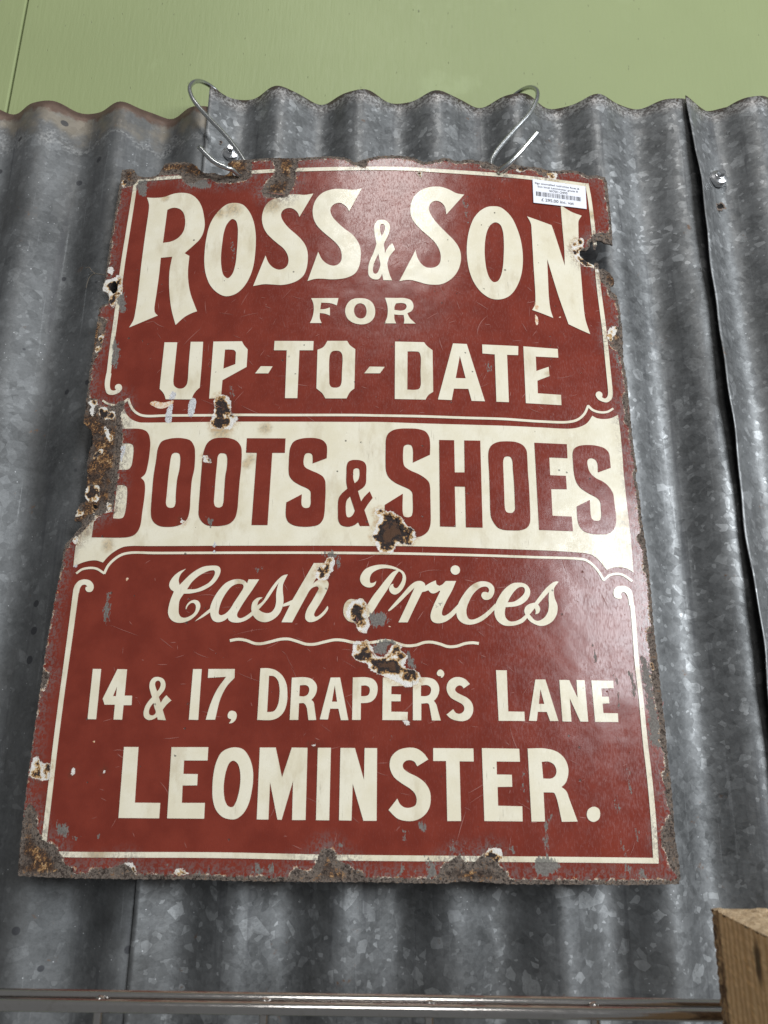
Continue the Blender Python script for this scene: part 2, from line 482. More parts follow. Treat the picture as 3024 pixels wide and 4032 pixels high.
# ================================================================== the enamel sign
OUT = ('@x 798,1108c 870,1104 885,1125 900,1145 960,1155 1030,1140 1050,1112 1080,1070 1160,1058 1240,1062 1285,1085 1310,1115 1335,1128 1400,1130 1440,1142 1480,1140 '
       '1500,1118 1490,1070 1505,1050 1580,1042 1655,1038 @y 120,1030 250,1032 380,1025 480,1020 560,1022 620,1035 660,1060 700,1045 780,1025 850,1015 950,1015 1050,1030 1090,1050 1130,1055 '
       '1180,1045 1250,1030 1330,1050 1400,1040 1480,1050 1540,1060 1600,1085 1650,1062 @z 60,1085 150,1090 250,1115 350,1110 430,1120 480,1145 550,1145 '
       '@d 1335,130c 1355,190 1380,400 1400,600 1412,745 1412,868c 1330,845 1230,812 1175,835 1165,900 1120,930 1055,930 1065,985 1130,1045 1205,1085 1275,1130 1310,1130 1390,1180 1425,1230 1430,1300 1390,1330 1400,1370 1440,1400 1475,1450 1480,1500 1500,1600 1510,1750 '
       '@h 1378,60 1388,200 1392,340 1397,460 1420,600 1440,740 1455,900 1470,1050 1480,1150 1495,1300 1520,1500 1545,1680 @l 1530,200 1560,350 1575,450 1600,700 1640,950 1665,1150 1700,1500 '
       '@p 1360,20 1380,200 1410,450 1435,700 1465,950 1483,1140 @t 1310,200 1335,400 1355,650 1370,850 1395,1000 1407,1140 1400,1205c 1100,1213 600,1210 200,1207 0,1205 @s 1000,1195 850,1185 700,1188 640,1200 400,1198 0,1190 @r 1000,1188 400,1180 0,1168 '
       '@q 1000,1165 600,1160 300,1152 120,1142 45,1138c 42,1100 50,980 70,800 90,620 110,430 130,280 150,130 @m 25,580 40,470 70,270 108,40 @i -40,1260 -15,1130 0,1010 20,950 60,905 105,868 120,835 200,740 195,705 125,690 130,620 165,540 200,490 240,485 230,400 250,300 260,150 255,60 '
       '@e 45,1530 50,1500 60,1440 90,1390 95,1310 80,1230 30,1180 0,1150 5,1050 20,990 20,930 40,800 60,600 90,420 110,300 130,150 @u 200,2050 215,1930 225,1880 310,1830 350,1810 355,1730 330,1680 265,1630 290,1530 310,1420 330,1300 360,1080 390,850 430,620 470,400 500,200')
outline = loop_uv(OUT, 6.0)
# torn iron is never a clean line: rough it by fractions of a millimetre
_w = sum(np.sin(np.cumsum(np.linalg.norm(np.diff(outline, axis=0, append=outline[:1]), axis=1)) * k + k) / k * 260 for k in (900, 1700, 3100))
_t = np.roll(outline, -1, 0) - np.roll(outline, 1, 0); _t /= np.linalg.norm(_t, axis=1)[:, None]
outline = outline + np.stack([-_t[:, 1], _t[:, 0]], 1) * (_w * 0.0007)[:, None] + rng.normal(0, 0.00012, outline.shape)
HOLES = [loop_uv('@x 1518,1118 1545,1112 1562,1128 1556,1142 1530,1144'), loop_uv('@d 185,30 230,22 255,45 235,62 215,80 200,55'),
         loop_uv('@i 320,520 350,518 372,545 350,560 325,550'), loop_uv('@u 395,1530 450,1495 485,1560 480,1640 430,1680 385,1620')]

# wear: traced outlines, each a list of patches
RUST = ['@e 1412,885 1480,842 1540,850 1603,900 1612,960 1600,1030 @f 190,1052 238,1080 215,1150 150,1222 @e 1560,1220 1450,1215 1375,1200 1382,1120 1412,1010 1425,950',
        '@k 360,560 440,575 540,600 640,660 690,740 760,780 803,870 780,920 720,960 600,950 540,1040 470,1042 400,1030 340,930 325,850 370,720 400,660 345,620',
        '@j 1300,1180 1340,1100 1400,1088 1440,1130 1420,1200 1390,1260 1350,1320 1290,1342 1230,1300 1220,1240 1260,1190',
        '@k 60,1620 100,1580 180,1545 230,1560 270,1660 250,1720 290,1760 290,1850 250,1910 180,1900 150,1850 120,1790 60,1760 20,1690',
        '@o -20,190 60,180 110,172 150,230 170,280 250,330 300,270 340,210 430,220 420,260 470,290 480,340 460,420 560,445 612,520 540,600 500,612 430,575 330,530 240,490 130,440 100,380 30,370 -20,330',
        '@q 155,200 190,163 235,200 260,220 312,210 312,290 300,340 230,362 140,322 150,250',
        '@s 950,985 1000,910 1085,930 1097,1000 1050,1032 1000,1000',
        '@u 330,1480 430,1450 500,1400 550,1440 562,1560 550,1680 480,1760 430,1900 370,1820 360,1690 270,1630 300,1520',
        '@u 352,1300 390,1285 427,1310 420,1420 350,1370',
        '@e 45,920 100,893 145,905 150,950 100,965 60,945', '@e 78,980 112,985 105,1085 72,1070', '@e 175,975 255,1005 245,1110 165,1070', '@e 275,1020 335,1020 320,1110 280,1100', '@e 215,1190 250,1200 275,1265 315,1290 300,1350 250,1320 225,1250', '@e 100,1500 200,1430 220,1460 150,1510 110,1545',
        '@i 250,330 330,300 385,325 370,470 300,490 240,450', '@i 470,500 510,498 520,560 475,575', '@i 330,600 370,640 450,625 520,560 548,562 500,612 400,660 335,695', '@i 100,880 150,860 155,940 110,950', '@e 165,200 220,170 215,250 180,300', '@e 130,320 190,300 180,340 130,380', '@u 545,60 610,20 645,60 600,100 640,130 570,140',
        '@q 1320,1085 1370,1075 1410,1095 1450,1115 1400,1140 1330,1135', '@q 475,295 495,260 515,265 505,310 482,312', '@q 730,295 745,265 757,270 752,300',
        '@i 1270,690 1300,672 1330,695 1310,725 1280,720', '@o 440,915 480,920 503,950 480,962',
        '@e 1305,1500 1345,1510 1398,1580 1350,1590 1300,1570', '@n 1000,1140 1030,1128 1068,1145 1040,1160',
        '@c 535,80 560,62 588,85 575,140 550,125', '@i 150,590 175,545 195,580 225,610 180,640 130,640',
        '@d 975,850 1050,800 1110,800 1100,850 1080,900 1060,960 1130,1050 1230,1090 1260,1180 1220,1130 1080,1085 990,980',
        '@d 700,90 760,75 815,90 800,160 740,150', '@d 350,55 430,20 500,30 480,60 400,75', '@q 920,1020 975,1030 1018,1100 990,1105 950,1060 905,1035',
        '@p 1330,360 1350,380 1372,430 1350,460 1330,430', '@h 1215,180 1250,110 1310,95 1335,115 1290,200 1270,260 1230,240', '@m 50,600 70,590 60,635 20,645']
EDGE = ['@e -60,900 150,890 160,960 330,958 430,870 442,1000 410,1050 430,1200 422,1400 395,1600 372,1850 @i 590,300 560,500 545,560 430,630 330,690 200,830 130,905 90,880 60,990 -20,1000 100,400 150,0',
        '@e 100,0 255,30 232,150 195,330 135,450 60,650 0,900 -80,900', '@x 780,1095 900,1090 905,1165 880,1210 800,1210',
        '@x 860,1080 1300,1030 1659,1010 @y 280,1000 290,1085 250,1150 240,1250 200,1282 130,1292 48,1255 90,1180 130,1130 120,1060 0,1055 @x 1640,1160 1560,1190 1420,1195 1350,1165 1260,1200 1200,1190 1180,1152 1060,1150 960,1175 900,1172',
        '@b 215,285 290,160 385,70 360,20 470,-60 570,-40 602,60 590,180 540,300 480,365 380,362 260,352',
        '@y 640,1010 700,1020 742,1060 730,1095 680,1090', '@y 1050,1000 1140,1000 1180,1040 1430,1070 1600,1085 1659,1040 1659,990 1300,1000', '@d -20,-20 350,10 560,30 660,60 700,60 690,130 620,110 560,60 300,60 230,100 180,70 -20,30',
        '@d 560,20 1340,60 1360,160 1300,150 1200,120 1000,80 860,85 650,120', '@d 1290,100 1420,130 1430,420 1390,420 1360,200',
        '@d 1180,770 1420,740 1420,900 1230,860 1150,920 1040,930 1060,1000 1140,1070 1240,1110 1290,1280 1350,1340 1370,1420 1470,1500 1530,1500 1500,1000',
        '@h 1215,180 1250,108 1310,95 1350,120 1410,120 1410,430 1340,412 1300,300 1240,252', '@h 1405,815 1378,880 1385,960 1412,1030 1393,1100 1440,1205 1510,1215 1460,815',
        '@h 1440,1280 1480,1380 1460,1460 1560,1700 1600,1900 1640,1900 1540,1280', '@l 1540,850 1560,950 1600,1040 1620,1250 1700,1300 1700,800',
        '@q 20,1160 60,700 120,545 190,580 203,690 212,770 272,850 342,880 392,950 432,1040 472,1058 515,1085 470,1150', '@q 610,1160 640,1080 800,1068 920,1030 1000,1085 960,1165',
        '@r 740,1200 820,1110 850,1068 960,1097 1010,1050 1050,940 1100,908 1160,918 1205,980 1212,1012 1300,1040 1320,1072 1400,1100 1442,1200',
        '@s 550,1200 600,1050 680,1000 760,960 785,1020 860,1010 940,960 1000,940 1050,980 1072,1050 1130,1100 1140,1210',
        '@t 1265,100 1340,150 1312,240 1258,300 1268,380 1280,500 1312,640 1270,712 1242,800 1252,885 1290,960 1312,1050 1370,1130 1420,1150 1420,600 1360,300',
        '@p 1300,60 1420,60 1530,1185 1500,1250 1430,1185 1400,900 1340,600 1320,300', '@m 40,450 90,465 125,490 90,550 60,610 20,640 -20,640 20,450',
        '@d 1360,1840 1400,1780 1440,1750 1530,1760 1530,2050 1470,2030 1380,1960']
SCRAPE = ['@t 880,470 912,600 895,635 868,520', '@t 968,240 1000,330 1033,465 1010,475 975,320', '@t 918,785 945,900 973,995 938,950', '@t 1045,740 1085,760 1060,865',
          '@s 300,735 335,770 290,865 280,850', '@s 425,700 450,700 472,800 448,795', '@s 680,845 722,860 710,925 678,955', '@s 1138,900 1212,895 1190,962', '@r 528,1040 592,1060 602,1132 518,1132',
          '@r 630,1030 690,1060 690,1110 630,1120', '@t 200,1000 340,975 445,1070 380,1120 250,1142', '@t 1078,1040 1122,1100 1142,1165 1072,1172', '@p 775,205 832,310 828,402 788,300',
          '@p 972,460 1000,500 1030,650 1055,800 1045,900 1030,800 1000,580', '@f 158,742 192,742 186,878 164,872', '@t 95,290 135,295 125,330', '@t 118,380 145,390 130,440 115,430', '@t 128,500 155,500 148,542',
          '@q 1265,1040 1300,1050 1290,1080', '@s 460,970 500,980 560,1060 590,1160 470,1170 480,1060', '@s 360,1080 400,1090 380,1130', '@s 260,1060 300,1040 320,1110 240,1160', '@r 1205,885 1240,880 1230,920',
          '@r 0,1120 60,1110 220,1120 260,1150 400,1150 500,1140 560,1190 -50,1190', '@t 955,1040 1000,1050 1000,1110 960,1110', '@t 300,690 350,640 360,690 330,760 330,940 310,940', '@o 160,200 300,160 420,200 560,370 560,440 480,420 480,300 340,220 260,320 180,280',
          '@k 300,1700 400,1680 510,1760 480,1830 330,1850 280,1790', '@j 1280,1040 1400,1018 1490,1100 1482,1210 1440,1240 1430,1120 1330,1080', '@a 730,150 1050,170 1050,240 900,260 760,210', '@c 1265,90 1290,120 1280,60', '@x 900,1180 960,1180 950,1290 900,1270',
          '@p 1108,450 1160,470 1200,700 1180,720 1140,600', '@p 1240,300 1330,420 1400,800 1480,1185 1350,1185 1290,800', '@k 1170,1590 1000,1600 1000,1640', '@i 440,1580 500,1560 480,1800 440,1810', '@i 440,1480 510,1480 490,1560', '@o 330,1035 358,1080 345,1092', '@g 1425,490 1465,510 1478,598 1440,590',
          '@l 225,1870 260,1860 250,1920', '@l 110,620 135,630 125,680', '@l 130,735 168,730 160,775', '@l 185,1070 235,1075 230,1095 185,1092', '@c 1035,375 1060,400 1085,630 1070,620', '@a 1270,790 1310,1000 1300,1060 1280,1020',
          '@e 340,200 400,420 330,560 300,480', '@a 30,1300 130,1450 120,1600 50,1600', '@h 1300,400 1360,400 1340,560', '@q 370,700 470,750 440,830 360,790', '@q 490,820 540,830 500,845', '@q 670,800 715,800 700,835', '@j 20,670 60,655 120,700 70,770', '@j 560,1215 650,1195 610,1255']
SILVER = ['@e 933,872 960,805 1000,798 1010,842 985,892 930,897', '@e 905,1000 940,950 972,945 965,1010 945,1148 890,1140', '@e 1160,890 1218,880 1190,1070 1160,1092 1135,1060', '@j 100,960 135,910 150,970 105,980', '@j 95,1040 125,1010 150,1030 120,1050', '@e 405,1400 460,1400 430,1520 400,1600', '@i 105,1190 150,1170 155,1190 130,1205']
CREAM = ['@e 715,935 760,908 860,925 985,903 960,950 900,980 830,995 760,970', '@d 575,1480 600,1500 612,1570 590,1592 568,1560', '@d 575,1625 595,1630 608,1730 590,1748 575,1720', '@b 258,1517 272,1506 285,1520 270,1533', '@k 1405,55 1418,45 1428,68 1415,78', '@d 830,1655 850,1645 860,1660 840,1675', '@k 480,1835 540,1835 530,1850 500,1850', '@k 690,1840 730,1830 720,1850', '@i 670,1345 700,1300 712,1310 700,1345 680,1355', '@m 505,1110 520,1100 535,1115 522,1128']
STAINS = [('a', 1290, 470, 190), ('b', 330, 430, 190), ('a', 560, 360, 90), ('a', 1150, 520, 120), ('i', 490, 960, 130), ('f', 60, 1240, 190), ('f', 540, 1210, 120), ('k', 520, 780, 300), ('k', 150, 1680, 170), ('f', 380, 1540, 110), ('l', 1440, 700, 200), ('k', 1440, 1400, 90), ('q', 680, 970, 180),
          ('i', 220, 800, 160), ('p', 1200, 500, 160), ('h', 570, 610, 60), ('j', 400, 1360, 90), ('f', 330, 1600, 90), ('j', 1260, 1440, 90), ('d', 1190, 550, 110)]
def loops_of(L): return [loop_uv(s, 7.0) for s in L]
W_RUST, W_EDGE, W_SCR, W_SIL, W_CRM = map(loops_of, (RUST, EDGE, SCRAPE, SILVER, CREAM))
STAIN_UV = []
for fr, x, y, r_ in STAINS:
    f_ = FR[fr]; px, py = f_[0] + x / f_[2], f_[1] + y / f_[2]
    a_, b_ = to_sign(px, py), to_sign(px + r_ / f_[2], py)
    STAIN_UV.append((a_, np.linalg.norm(b_ - a_)))

def sdf(P, loops, margin=0.007):
    """millimetres inside (+) or outside (-) the nearest patch"""
    out = np.full(len(P), -margin)
    for L in loops:
        lo, hi = L.min(0) - margin, L.max(0) + margin
        idx = np.nonzero(((P > lo) & (P < hi)).all(1))[0]
        if not len(idx): continue
        Q = P[idx]; d = seg_dist(Q, L); d = np.where(inside(Q, [L]), d, -d)
        out[idx] = np.maximum(out[idx], d)
    return out * 1000.0

def wear(P):
    A = dict(rust=sdf(P, W_RUST), edge=sdf(P, W_EDGE, 0.016), scrape=sdf(P, W_SCR, 0.005), silver=sdf(P, W_SIL, 0.004), flake=sdf(P, W_CRM, 0.004))
    d = np.full(len(P), 0.05)
    lo, hi = P.min(0), P.max(0)
    d = np.minimum(d, seg_dist(P, outline[::2])) * 1000
    # corroded margin: widest along the foot, narrow at the lower left
    u, v = P[:, 0], P[:, 1]
    w = np.where(v < 0.03, 3.4, np.where(u < 0, np.where(v < 0.22, 0.9, 2.6), 3.0)) + np.where(v > SH - 0.04, 1.0, 0)
    A['edge'] = np.maximum(A['edge'], w - d)
    st = np.zeros(len(P))
    for c, r_ in STAIN_UV:
        st = np.maximum(st, np.clip(1 - np.linalg.norm(P - c, axis=1) / r_, 0, 1))
    A['stain'] = st
    return A

def relief(P, A):
    """flaking iron: chips sit below the glass surface and are lumpy"""
    k = np.clip(np.maximum(A['rust'] - 1.0, A['edge'] - 0.5) / 2.0, 0, 1)
    x, y = P[:, 0] * 1000, P[:, 1] * 1000
    lump = np.sin(x * 0.9 + 1.3 * np.sin(y * 0.55)) * np.sin(y * 0.8 + 1.1 * np.sin(x * 0.6)) + 0.6 * np.sin(x * 1.9 + y * 0.7) * np.sin(y * 1.7 - x * 0.4)
    return k * (-0.00035 + 0.00030 * lump)

def sign_pt(P, h):
    """local coordinates of the sign: x along, z up the sheet, -y out of its face"""
    d = bow(P[:, 0], P[:, 1]) + h
    return np.stack([P[:, 0], -d, P[:, 1]], 1)

def enamel(name, base, alt, dirt):
    m = NT(name); P = m.obj((1000, 1000, 1000))
    n0 = m.noise(P, 0.05, 4, 0.55); n1 = m.noise(P, 0.22, 5, 0.62); n2 = m.noise(P, 0.75, 4, 0.65); n3 = m.noise(P, 0.42, 5, 0.7, 0.8); n4 = m.noise(P, 2.2, 3, 0.6)
    c1 = m.sub(n1, 0.5); c2 = m.sub(n2, 0.5); c3 = m.sub(n3, 0.5)
    rust = m.mad(c1, 5.0, m.mad(c2, 3.0, m.attr('rust')))
    edge = m.mad(c1, 7.0, m.mad(c2, 5.0, m.attr('edge')))
    stk = m.noise(m.obj((1000, 1000, 330)), 0.55, 5, 0.7)
    scr = m.mad(c1, 5.0, m.mad(m.sub(stk, 0.5), 13.0, m.mad(c2, 4.0, m.sub(m.attr('scrape'), 0.8))))
    sil = m.mad(c2, 3.0, m.attr('silver')); flk = m.mad(c2, 1.2, m.attr('flake'))
    # glass coat
    c = m.mix(m.step(n0, 0.3, 0.7), base, alt)
    c = m.mix(m.mul(m.step(n2, 0.5, 0.72), 0.22), c, dirt)
    c = m.mix(m.mul(m.step(m.mad(c1, 0.9, m.attr('stain')), 0.12, 0.85), 0.55), c, m.mix(m.step(n3, 0.35, 0.6), (0.10, 0.065, 0.03), (0.62, 0.42, 0.20)), 'MULTIPLY') if dirt[0] > 0.3 else c
    if dirt[0] > 0.3:
        grub = m.mul(m.step(m.noise(m.obj((1000, 1000, 420)), 0.035, 6, 0.68), 0.50, 0.70), 0.5)
        c = m.mix(grub, c, (0.52, 0.43, 0.28))
        hair = m.mul(m.step(m.noise(m.obj((1000, 1000, 70)), 0.75, 3, 0.6), 0.64, 0.72), m.step(n0, 0.48, 0.62))
        c = m.mix(m.mul(hair, 0.45), c, (0.22, 0.19, 0.13))
    # rust bleeding out of the chips
    bleed = m.mul(m.step(m.mad(c1, 6.0, m.attr('rust')), -5.0, 0.0), m.step(n3, 0.36, 0.62))
    c = m.mix(m.mul(bleed, 0.6), c, (0.42, 0.23, 0.09) if dirt[0] > 0.3 else (0.11, 0.035, 0.02))
    # grey bruising near the corroded margins
    haze = m.mul(m.step(m.attr('edge'), -15.0, 0.5), m.step(m.mad(m.sub(stk, 0.5), 0.6, m.mad(c2, 0.2, n3)), 0.42, 0.60))
    c = m.mix(m.mul(haze, 0.72), c, (0.165, 0.130, 0.122))
    # pinpricks where the glass has popped
    vs = m.voro(P, 0.16); r_ = m.sep(vs.outputs['Color'])
    pr = m.mad(r_[1], 0.14, 0.04)
    pin = m.mul(m.step(m.sub(vs.outputs['Distance'], pr), -0.03, 0.01, 1, 0), m.step(r_[0], 0.80, 0.81)); pin = m.mul(pin, m.step(n1, 0.45, 0.53))
    c = m.mix(m.mul(pin, 0.75), c, (0.07, 0.06, 0.05))
    scm = m.step(scr, 0.0, 0.35)
    c = m.mix(m.mul(scm, 0.92), c, m.mix(m.step(n2, 0.4, 0.6), (0.135, 0.128, 0.115), (0.20, 0.19, 0.17)))
    flm = m.step(flk, 0.0, 0.3)
    c = m.mix(flm, c, m.mix(m.step(n3, 0.4, 0.65), (0.78, 0.68, 0.56), (0.62, 0.34, 0.16)))
    slm = m.step(sil, 0.0, 0.3)
    c = m.mix(slm, c, m.mix(m.step(n4, 0.4, 0.6), (0.30, 0.29, 0.28), (0.82, 0.81, 0.82)))
    # corroded margin
    em = m.step(edge, 0.0, 0.4)
    earth = m.ramp(m.mad(c3, 1.5, m.mad(c2, 0.5, 0.5)), [(0.0, (0.014, 0.011, 0.010)), (0.34, (0.045, 0.034, 0.028)), (0.46, (0.120, 0.094, 0.078)), (0.62, (0.200, 0.165, 0.138)), (0.74, (0.17, 0.085, 0.04)), (1.0, (0.46, 0.30, 0.17))])
    deep = m.step(m.mad(c3, 8.0, edge), 5.0, 9.0)
    zone = m.noise(P, 0.075, 3, 0.5)
    earth = m.mix(m.mul(deep, m.step(zone, 0.36, 0.52, 0.35, 0.95)), earth, m.ramp(m.mad(m.sub(zone, 0.5), 0.7, m.mad(c2, 0.25, n3)), [(0.30, (0.022, 0.016, 0.014)), (0.47, (0.055, 0.036, 0.027)), (0.56, (0.095, 0.052, 0.032)), (0.62, (0.26, 0.12, 0.042)), (0.70, (0.48, 0.31, 0.15)), (0.80, (0.66, 0.55, 0.42))]))
    lipm = m.mul(m.mul(m.step(edge, -0.1, 0.1), m.step(edge, 0.7, 1.1, 1, 0)), m.step(n1, 0.50, 0.58))
    earth = m.mix(lipm, earth, m.mix(m.step(n2, 0.45, 0.6), (0.72, 0.63, 0.52), (0.52, 0.24, 0.10)))
    c = m.mix(em, c, earth)
    # deep chips: white ground coat, tan bleed, black iron
    rm = m.step(rust, 0.0, 0.25)
    big_ = m.sub(m.noise(P, 0.13, 2, 0.5), 0.5)
    rr = m.mad(em, 1.5, m.mad(c2, 3.0, m.mad(c3, 5.0, m.mad(big_, 22.0, rust))))
    rc = m.ramp(m.math('DIVIDE', rr, 9.0, clamp=True), [(0.0, (0.78, 0.74, 0.69)), (0.17, (0.76, 0.70, 0.60)), (0.26, (0.60, 0.40, 0.20)), (0.38, (0.34, 0.17, 0.06)), (0.43, (0.060, 0.042, 0.036)), (0.75, (0.030, 0.026, 0.026)), (1.0, (0.10, 0.055, 0.035))])
    rim_ = m.mul(m.step(rust, 0.0, 0.2), m.step(rust, 0.5, 0.9, 1, 0))
    rc = m.mix(m.mul(rim_, m.sub(0.75, m.mul(em, 0.6))), rc, (0.76, 0.70, 0.63))
    c = m.mix(rm, c, rc)
    bare = m.math('MAXIMUM', m.math('MAXIMUM', rm, em), m.mul(scm, 0.6))
    scuff = m.noise(m.obj((900, 900, 260)), 1.1, 4, 0.7)
    rough = m.mad(m.step(scuff, 0.42, 0.68), 0.17, m.mad(c1, 0.10, 0.16))
    rough = m.add(m.mul(rough, m.sub(1.0, bare)), m.mul(bare, 0.85))
    spec = m.sub(0.36, m.mul(bare, 0.25))
    hgt = m.add(m.mul(m.sub(1.0, bare), 0.9), m.mul(bare, m.mad(n2, 1.1, m.mul(n4, 0.6))))
    hgt = m.mad(scuff, 0.012, m.mad(n1, 0.035, m.mad(m.noise(P, 0.03, 2, 0.5), 0.9, hgt)))
    hgt = m.sub(hgt, m.mul(pin, 0.35))
    return m.set(Base_Color=c, Roughness=rough, Specular_IOR_Level=spec, Normal=m.bump(hgt, 0.0009, 0.8))
RED_E = enamel('red_enamel', (0.166, 0.0255, 0.0148), (0.208, 0.0345, 0.0200), (0.125, 0.024, 0.019))
CREAM_E = enamel('cream_enamel', (0.745, 0.675, 0.510), (0.800, 0.740, 0.595), (0.60, 0.52, 0.38))

sign = empty('enamel_sign', tuple(S_O))
sign.rotation_euler = (-LEAN, 0, 0)
tag(sign, 'chipped red and cream enamel shop sign with rusted edges hanging from two hooks', 'sign')

def layer(name, shapes, mat, h, label=None, spacing=0.0028, cull=2.2, depth=0.00035):
    """one painted shape: a thin film of glass standing h above the sheet, with its own edge"""
    V_all, F_all, A_all = [], [], {}
    for si, loops in enumerate(shapes):
        P, Fc = fill(loops, spacing)
        A = wear(P)
        gone = np.maximum(A['rust'], A['edge']) > cull
        Fc = Fc[~gone[Fc].all(1)]
        if not len(Fc): continue
        H = h + si * 0.00004
        top = sign_pt(P, relief(P, A) + H); low = sign_pt(P, relief(P, A) + H - depth)
        n0 = sum(len(v) for v in V_all)
        edges = rim(Fc)
        ring = sorted({i for e in edges for i in e}); ri = {k: q for q, k in enumerate(ring)}
        nt = len(P); nr = len(ring)
        V_all.append(np.concatenate([top, top[ring], low[ring]]))
        for k in A: A_all.setdefault(k, []).append(np.concatenate([A[k], A[k][ring], A[k][ring]]))
        F_all += [(a + n0, b + n0, c + n0) for a, b, c in Fc]
        F_all += [(n0 + nt + ri[b], n0 + nt + ri[a], n0 + nt + nr + ri[a], n0 + nt + nr + ri[b]) for a, b in edges]
    if not V_all: return None
    o = mesh_obj(name, np.concatenate(V_all), F_all, mat, sign, attrs={k: np.concatenate(v) for k, v in A_all.items()})
    if label: o['label'] = label
    return o

# the sheet itself: front, torn edge and back
P, Fc = fill([outline] + HOLES, 0.0017)
A = wear(P)
front = sign_pt(P, relief(P, A)); back = sign_pt(P, np.full(len(P), -0.0016))
n = len(P); edges = rim(Fc)
ring = sorted({i for e in edges for i in e}); ri = {k: q for q, k in enumerate(ring)}; nr = len(ring)
Vs = np.concatenate([front, back, front[ring], back[ring]])
Fs = [tuple(f) for f in Fc] + [tuple(n + i for i in f[::-1]) for f in Fc]
Fs += [(2 * n + ri[b], 2 * n + ri[a], 2 * n + nr + ri[a], 2 * n + nr + ri[b]) for a, b in edges]
bk = {k: np.concatenate([A[k], A[k], np.maximum(A[k], 3.0)[ring] if k == 'edge' else A[k][ring], np.maximum(A[k], 3.0)[ring] if k == 'edge' else A[k][ring]]) for k in A}
mesh_obj('enamel_sheet', Vs, Fs, RED_E, sign, attrs=bk)

H1 = 0.00040
# cream band behind the middle line of lettering
BAND = ('@e 150,975c 230,1012 330,1025 400,1015 437,1003c 470,1060 520,1110 600,1143 660,1147 900,1145 @f 260,1137 700,1137 1100,1138 1520,1140 @g 250,1140 700,1155 1300,1172 1640,1182 @h 300,1190 500,1200 830,1212 930,1190 1000,1150 1055,1073c 1110,1100 1200,1108 1270,1095 1335,1062c '
        '1360,1250 1390,1600 @l 1390,100 1430,500 1470,850 1503,1255c 1430,1215 1360,1200 1290,1202 1210,1228c 1150,1150 1090,1090 1020,1055 900,1040 600,1020 300,1008 0,998 @k 1200,982 700,970 300,968 @j 1500,965 1000,965 500,965 100,966 @i 1300,968 900,969 740,968 650,980 560,1025 490,1080 430,1148c 360,1126 280,1130 180,1160 108,1200c 130,1000 150,900 330,-100')
layer('cream_band', [[loop_uv(BAND)]], CREAM_E, H1)

HS = 0.00042
# border and rules
layer('border_line', [[stroke_uv('@S 530,728 560,712 680,700 1004,678 1174,669.5 1450,664 1600,666 1703,672 1992,692 2150,709 2312,731', (13, 14, 14))],
                      [stroke_uv('@S 2310,724 2322,790 2339,936 2357,1131 2379,1300 2391,1420 2402,1530', (14, 16, 18))],
                      [loop_uv('@h 1272,758c 1277,850 1262,895 1215,927 1170,920 1120,895 1092,850 1100,820 1130,808 1160,825 1166,850 1160,870c 1190,886 1215,870 1226,840 1222,740c')]], CREAM_E, HS)
layer('border_line', [[stroke_uv('@S 534,708 531,740 504,914 484,1041 457,1250 442,1358 428,1474', (14, 16, 16))],
                      [loop_uv('@e 247,612c 238,660 230,720 235,780 255,830 290,845 340,840 390,815 418,770 405,735 375,727 345,745 340,775c 352,786 340,797 305,795 288,770 287,700 302,612c')]], CREAM_E, HS)
layer('border_line', [[loop_uv('@i 104,1482c 110,1440 130,1390 175,1345 235,1332 290,1345 325,1385 328,1430 305,1465 265,1468 242,1445 245,1415 262,1410c 240,1390 205,1395 180,1430 169,1484c')],
                      [stroke_uv('@S 299,2334 277,2500 246,2724 217.5,2945 196,3130 172,3330', (22, 19, 19, 20))]], CREAM_E, HS)
layer('border_line', [[stroke_uv('@S 180,3362 310,3365 850,3367 1232,3375 1450,3378 1800,3381 2250,3385 2592,3389', (22, 23, 22))],
                      [stroke_uv('@S 2583,3399 2571,3213 2555,3045 2541,2930 2523,2745 2508,2619 2496,2460 2489,2385', (21, 20, 18, 17))],
                      [loop_uv('@l 1452,1612c 1448,1545 1425,1490 1395,1470 1368,1482 1365,1500 1378,1520c 1370,1540 1330,1542 1295,1520 1285,1470 1305,1425 1350,1405 1410,1405 1460,1430 1490,1480 1503,1560 1510,1624c')]], CREAM_E, HS)
layer('rule_line', [[stroke_uv('@e 205,905 260,940 340,958 410,942 488,888', (8, 9, 9))], [stroke_uv('@e 484,884 510,960 550,1020 610,1060 680,1075 900,1070 1400,1067 @f 260,1063 700,1065 1500,1065 @g 250,1070 700,1078 1200,1095 1600,1107 @h 500,1135 800,1140 900,1112 970,1050 1012,960', 9.5)],
                    [stroke_uv('@h 1008,962 1060,1010 1140,1035 1220,1030 1285,993', (9, 9, 8))]], CREAM_E, HS)
layer('rule_line', [[stroke_uv('@i 140,1268 200,1225 280,1208 360,1215 447,1268', (8, 9, 9))], [stroke_uv('@i 443,1270 490,1180 560,1110 640,1062 740,1042 1000,1045 1600,1043 @j 500,1042 1200,1042 1640,1045 @k 600,1050 1000,1058 1600,1074 @l 400,1090 900,1107 980,1120 1050,1165 1120,1240 1182,1343', 9.5)],
                    [stroke_uv('@l 1178,1343 1240,1290 1310,1272 1390,1285 1490,1352', 9)]], CREAM_E, HS)
layer('wavy_rule', [[stroke_uv('@n 250,172 330,160 400,170 480,198 540,201 620,185 720,160 800,158 880,180 960,205 1040,206 1130,185 1230,165 1310,170 1400,190 @o 60,197 150,190 270,172 330,178 400,202 470,220 560,215 640,190 710,187 790,205 860,228 940,225 1020,200 1090,192 1150,199', 11)]], CREAM_E, HS)

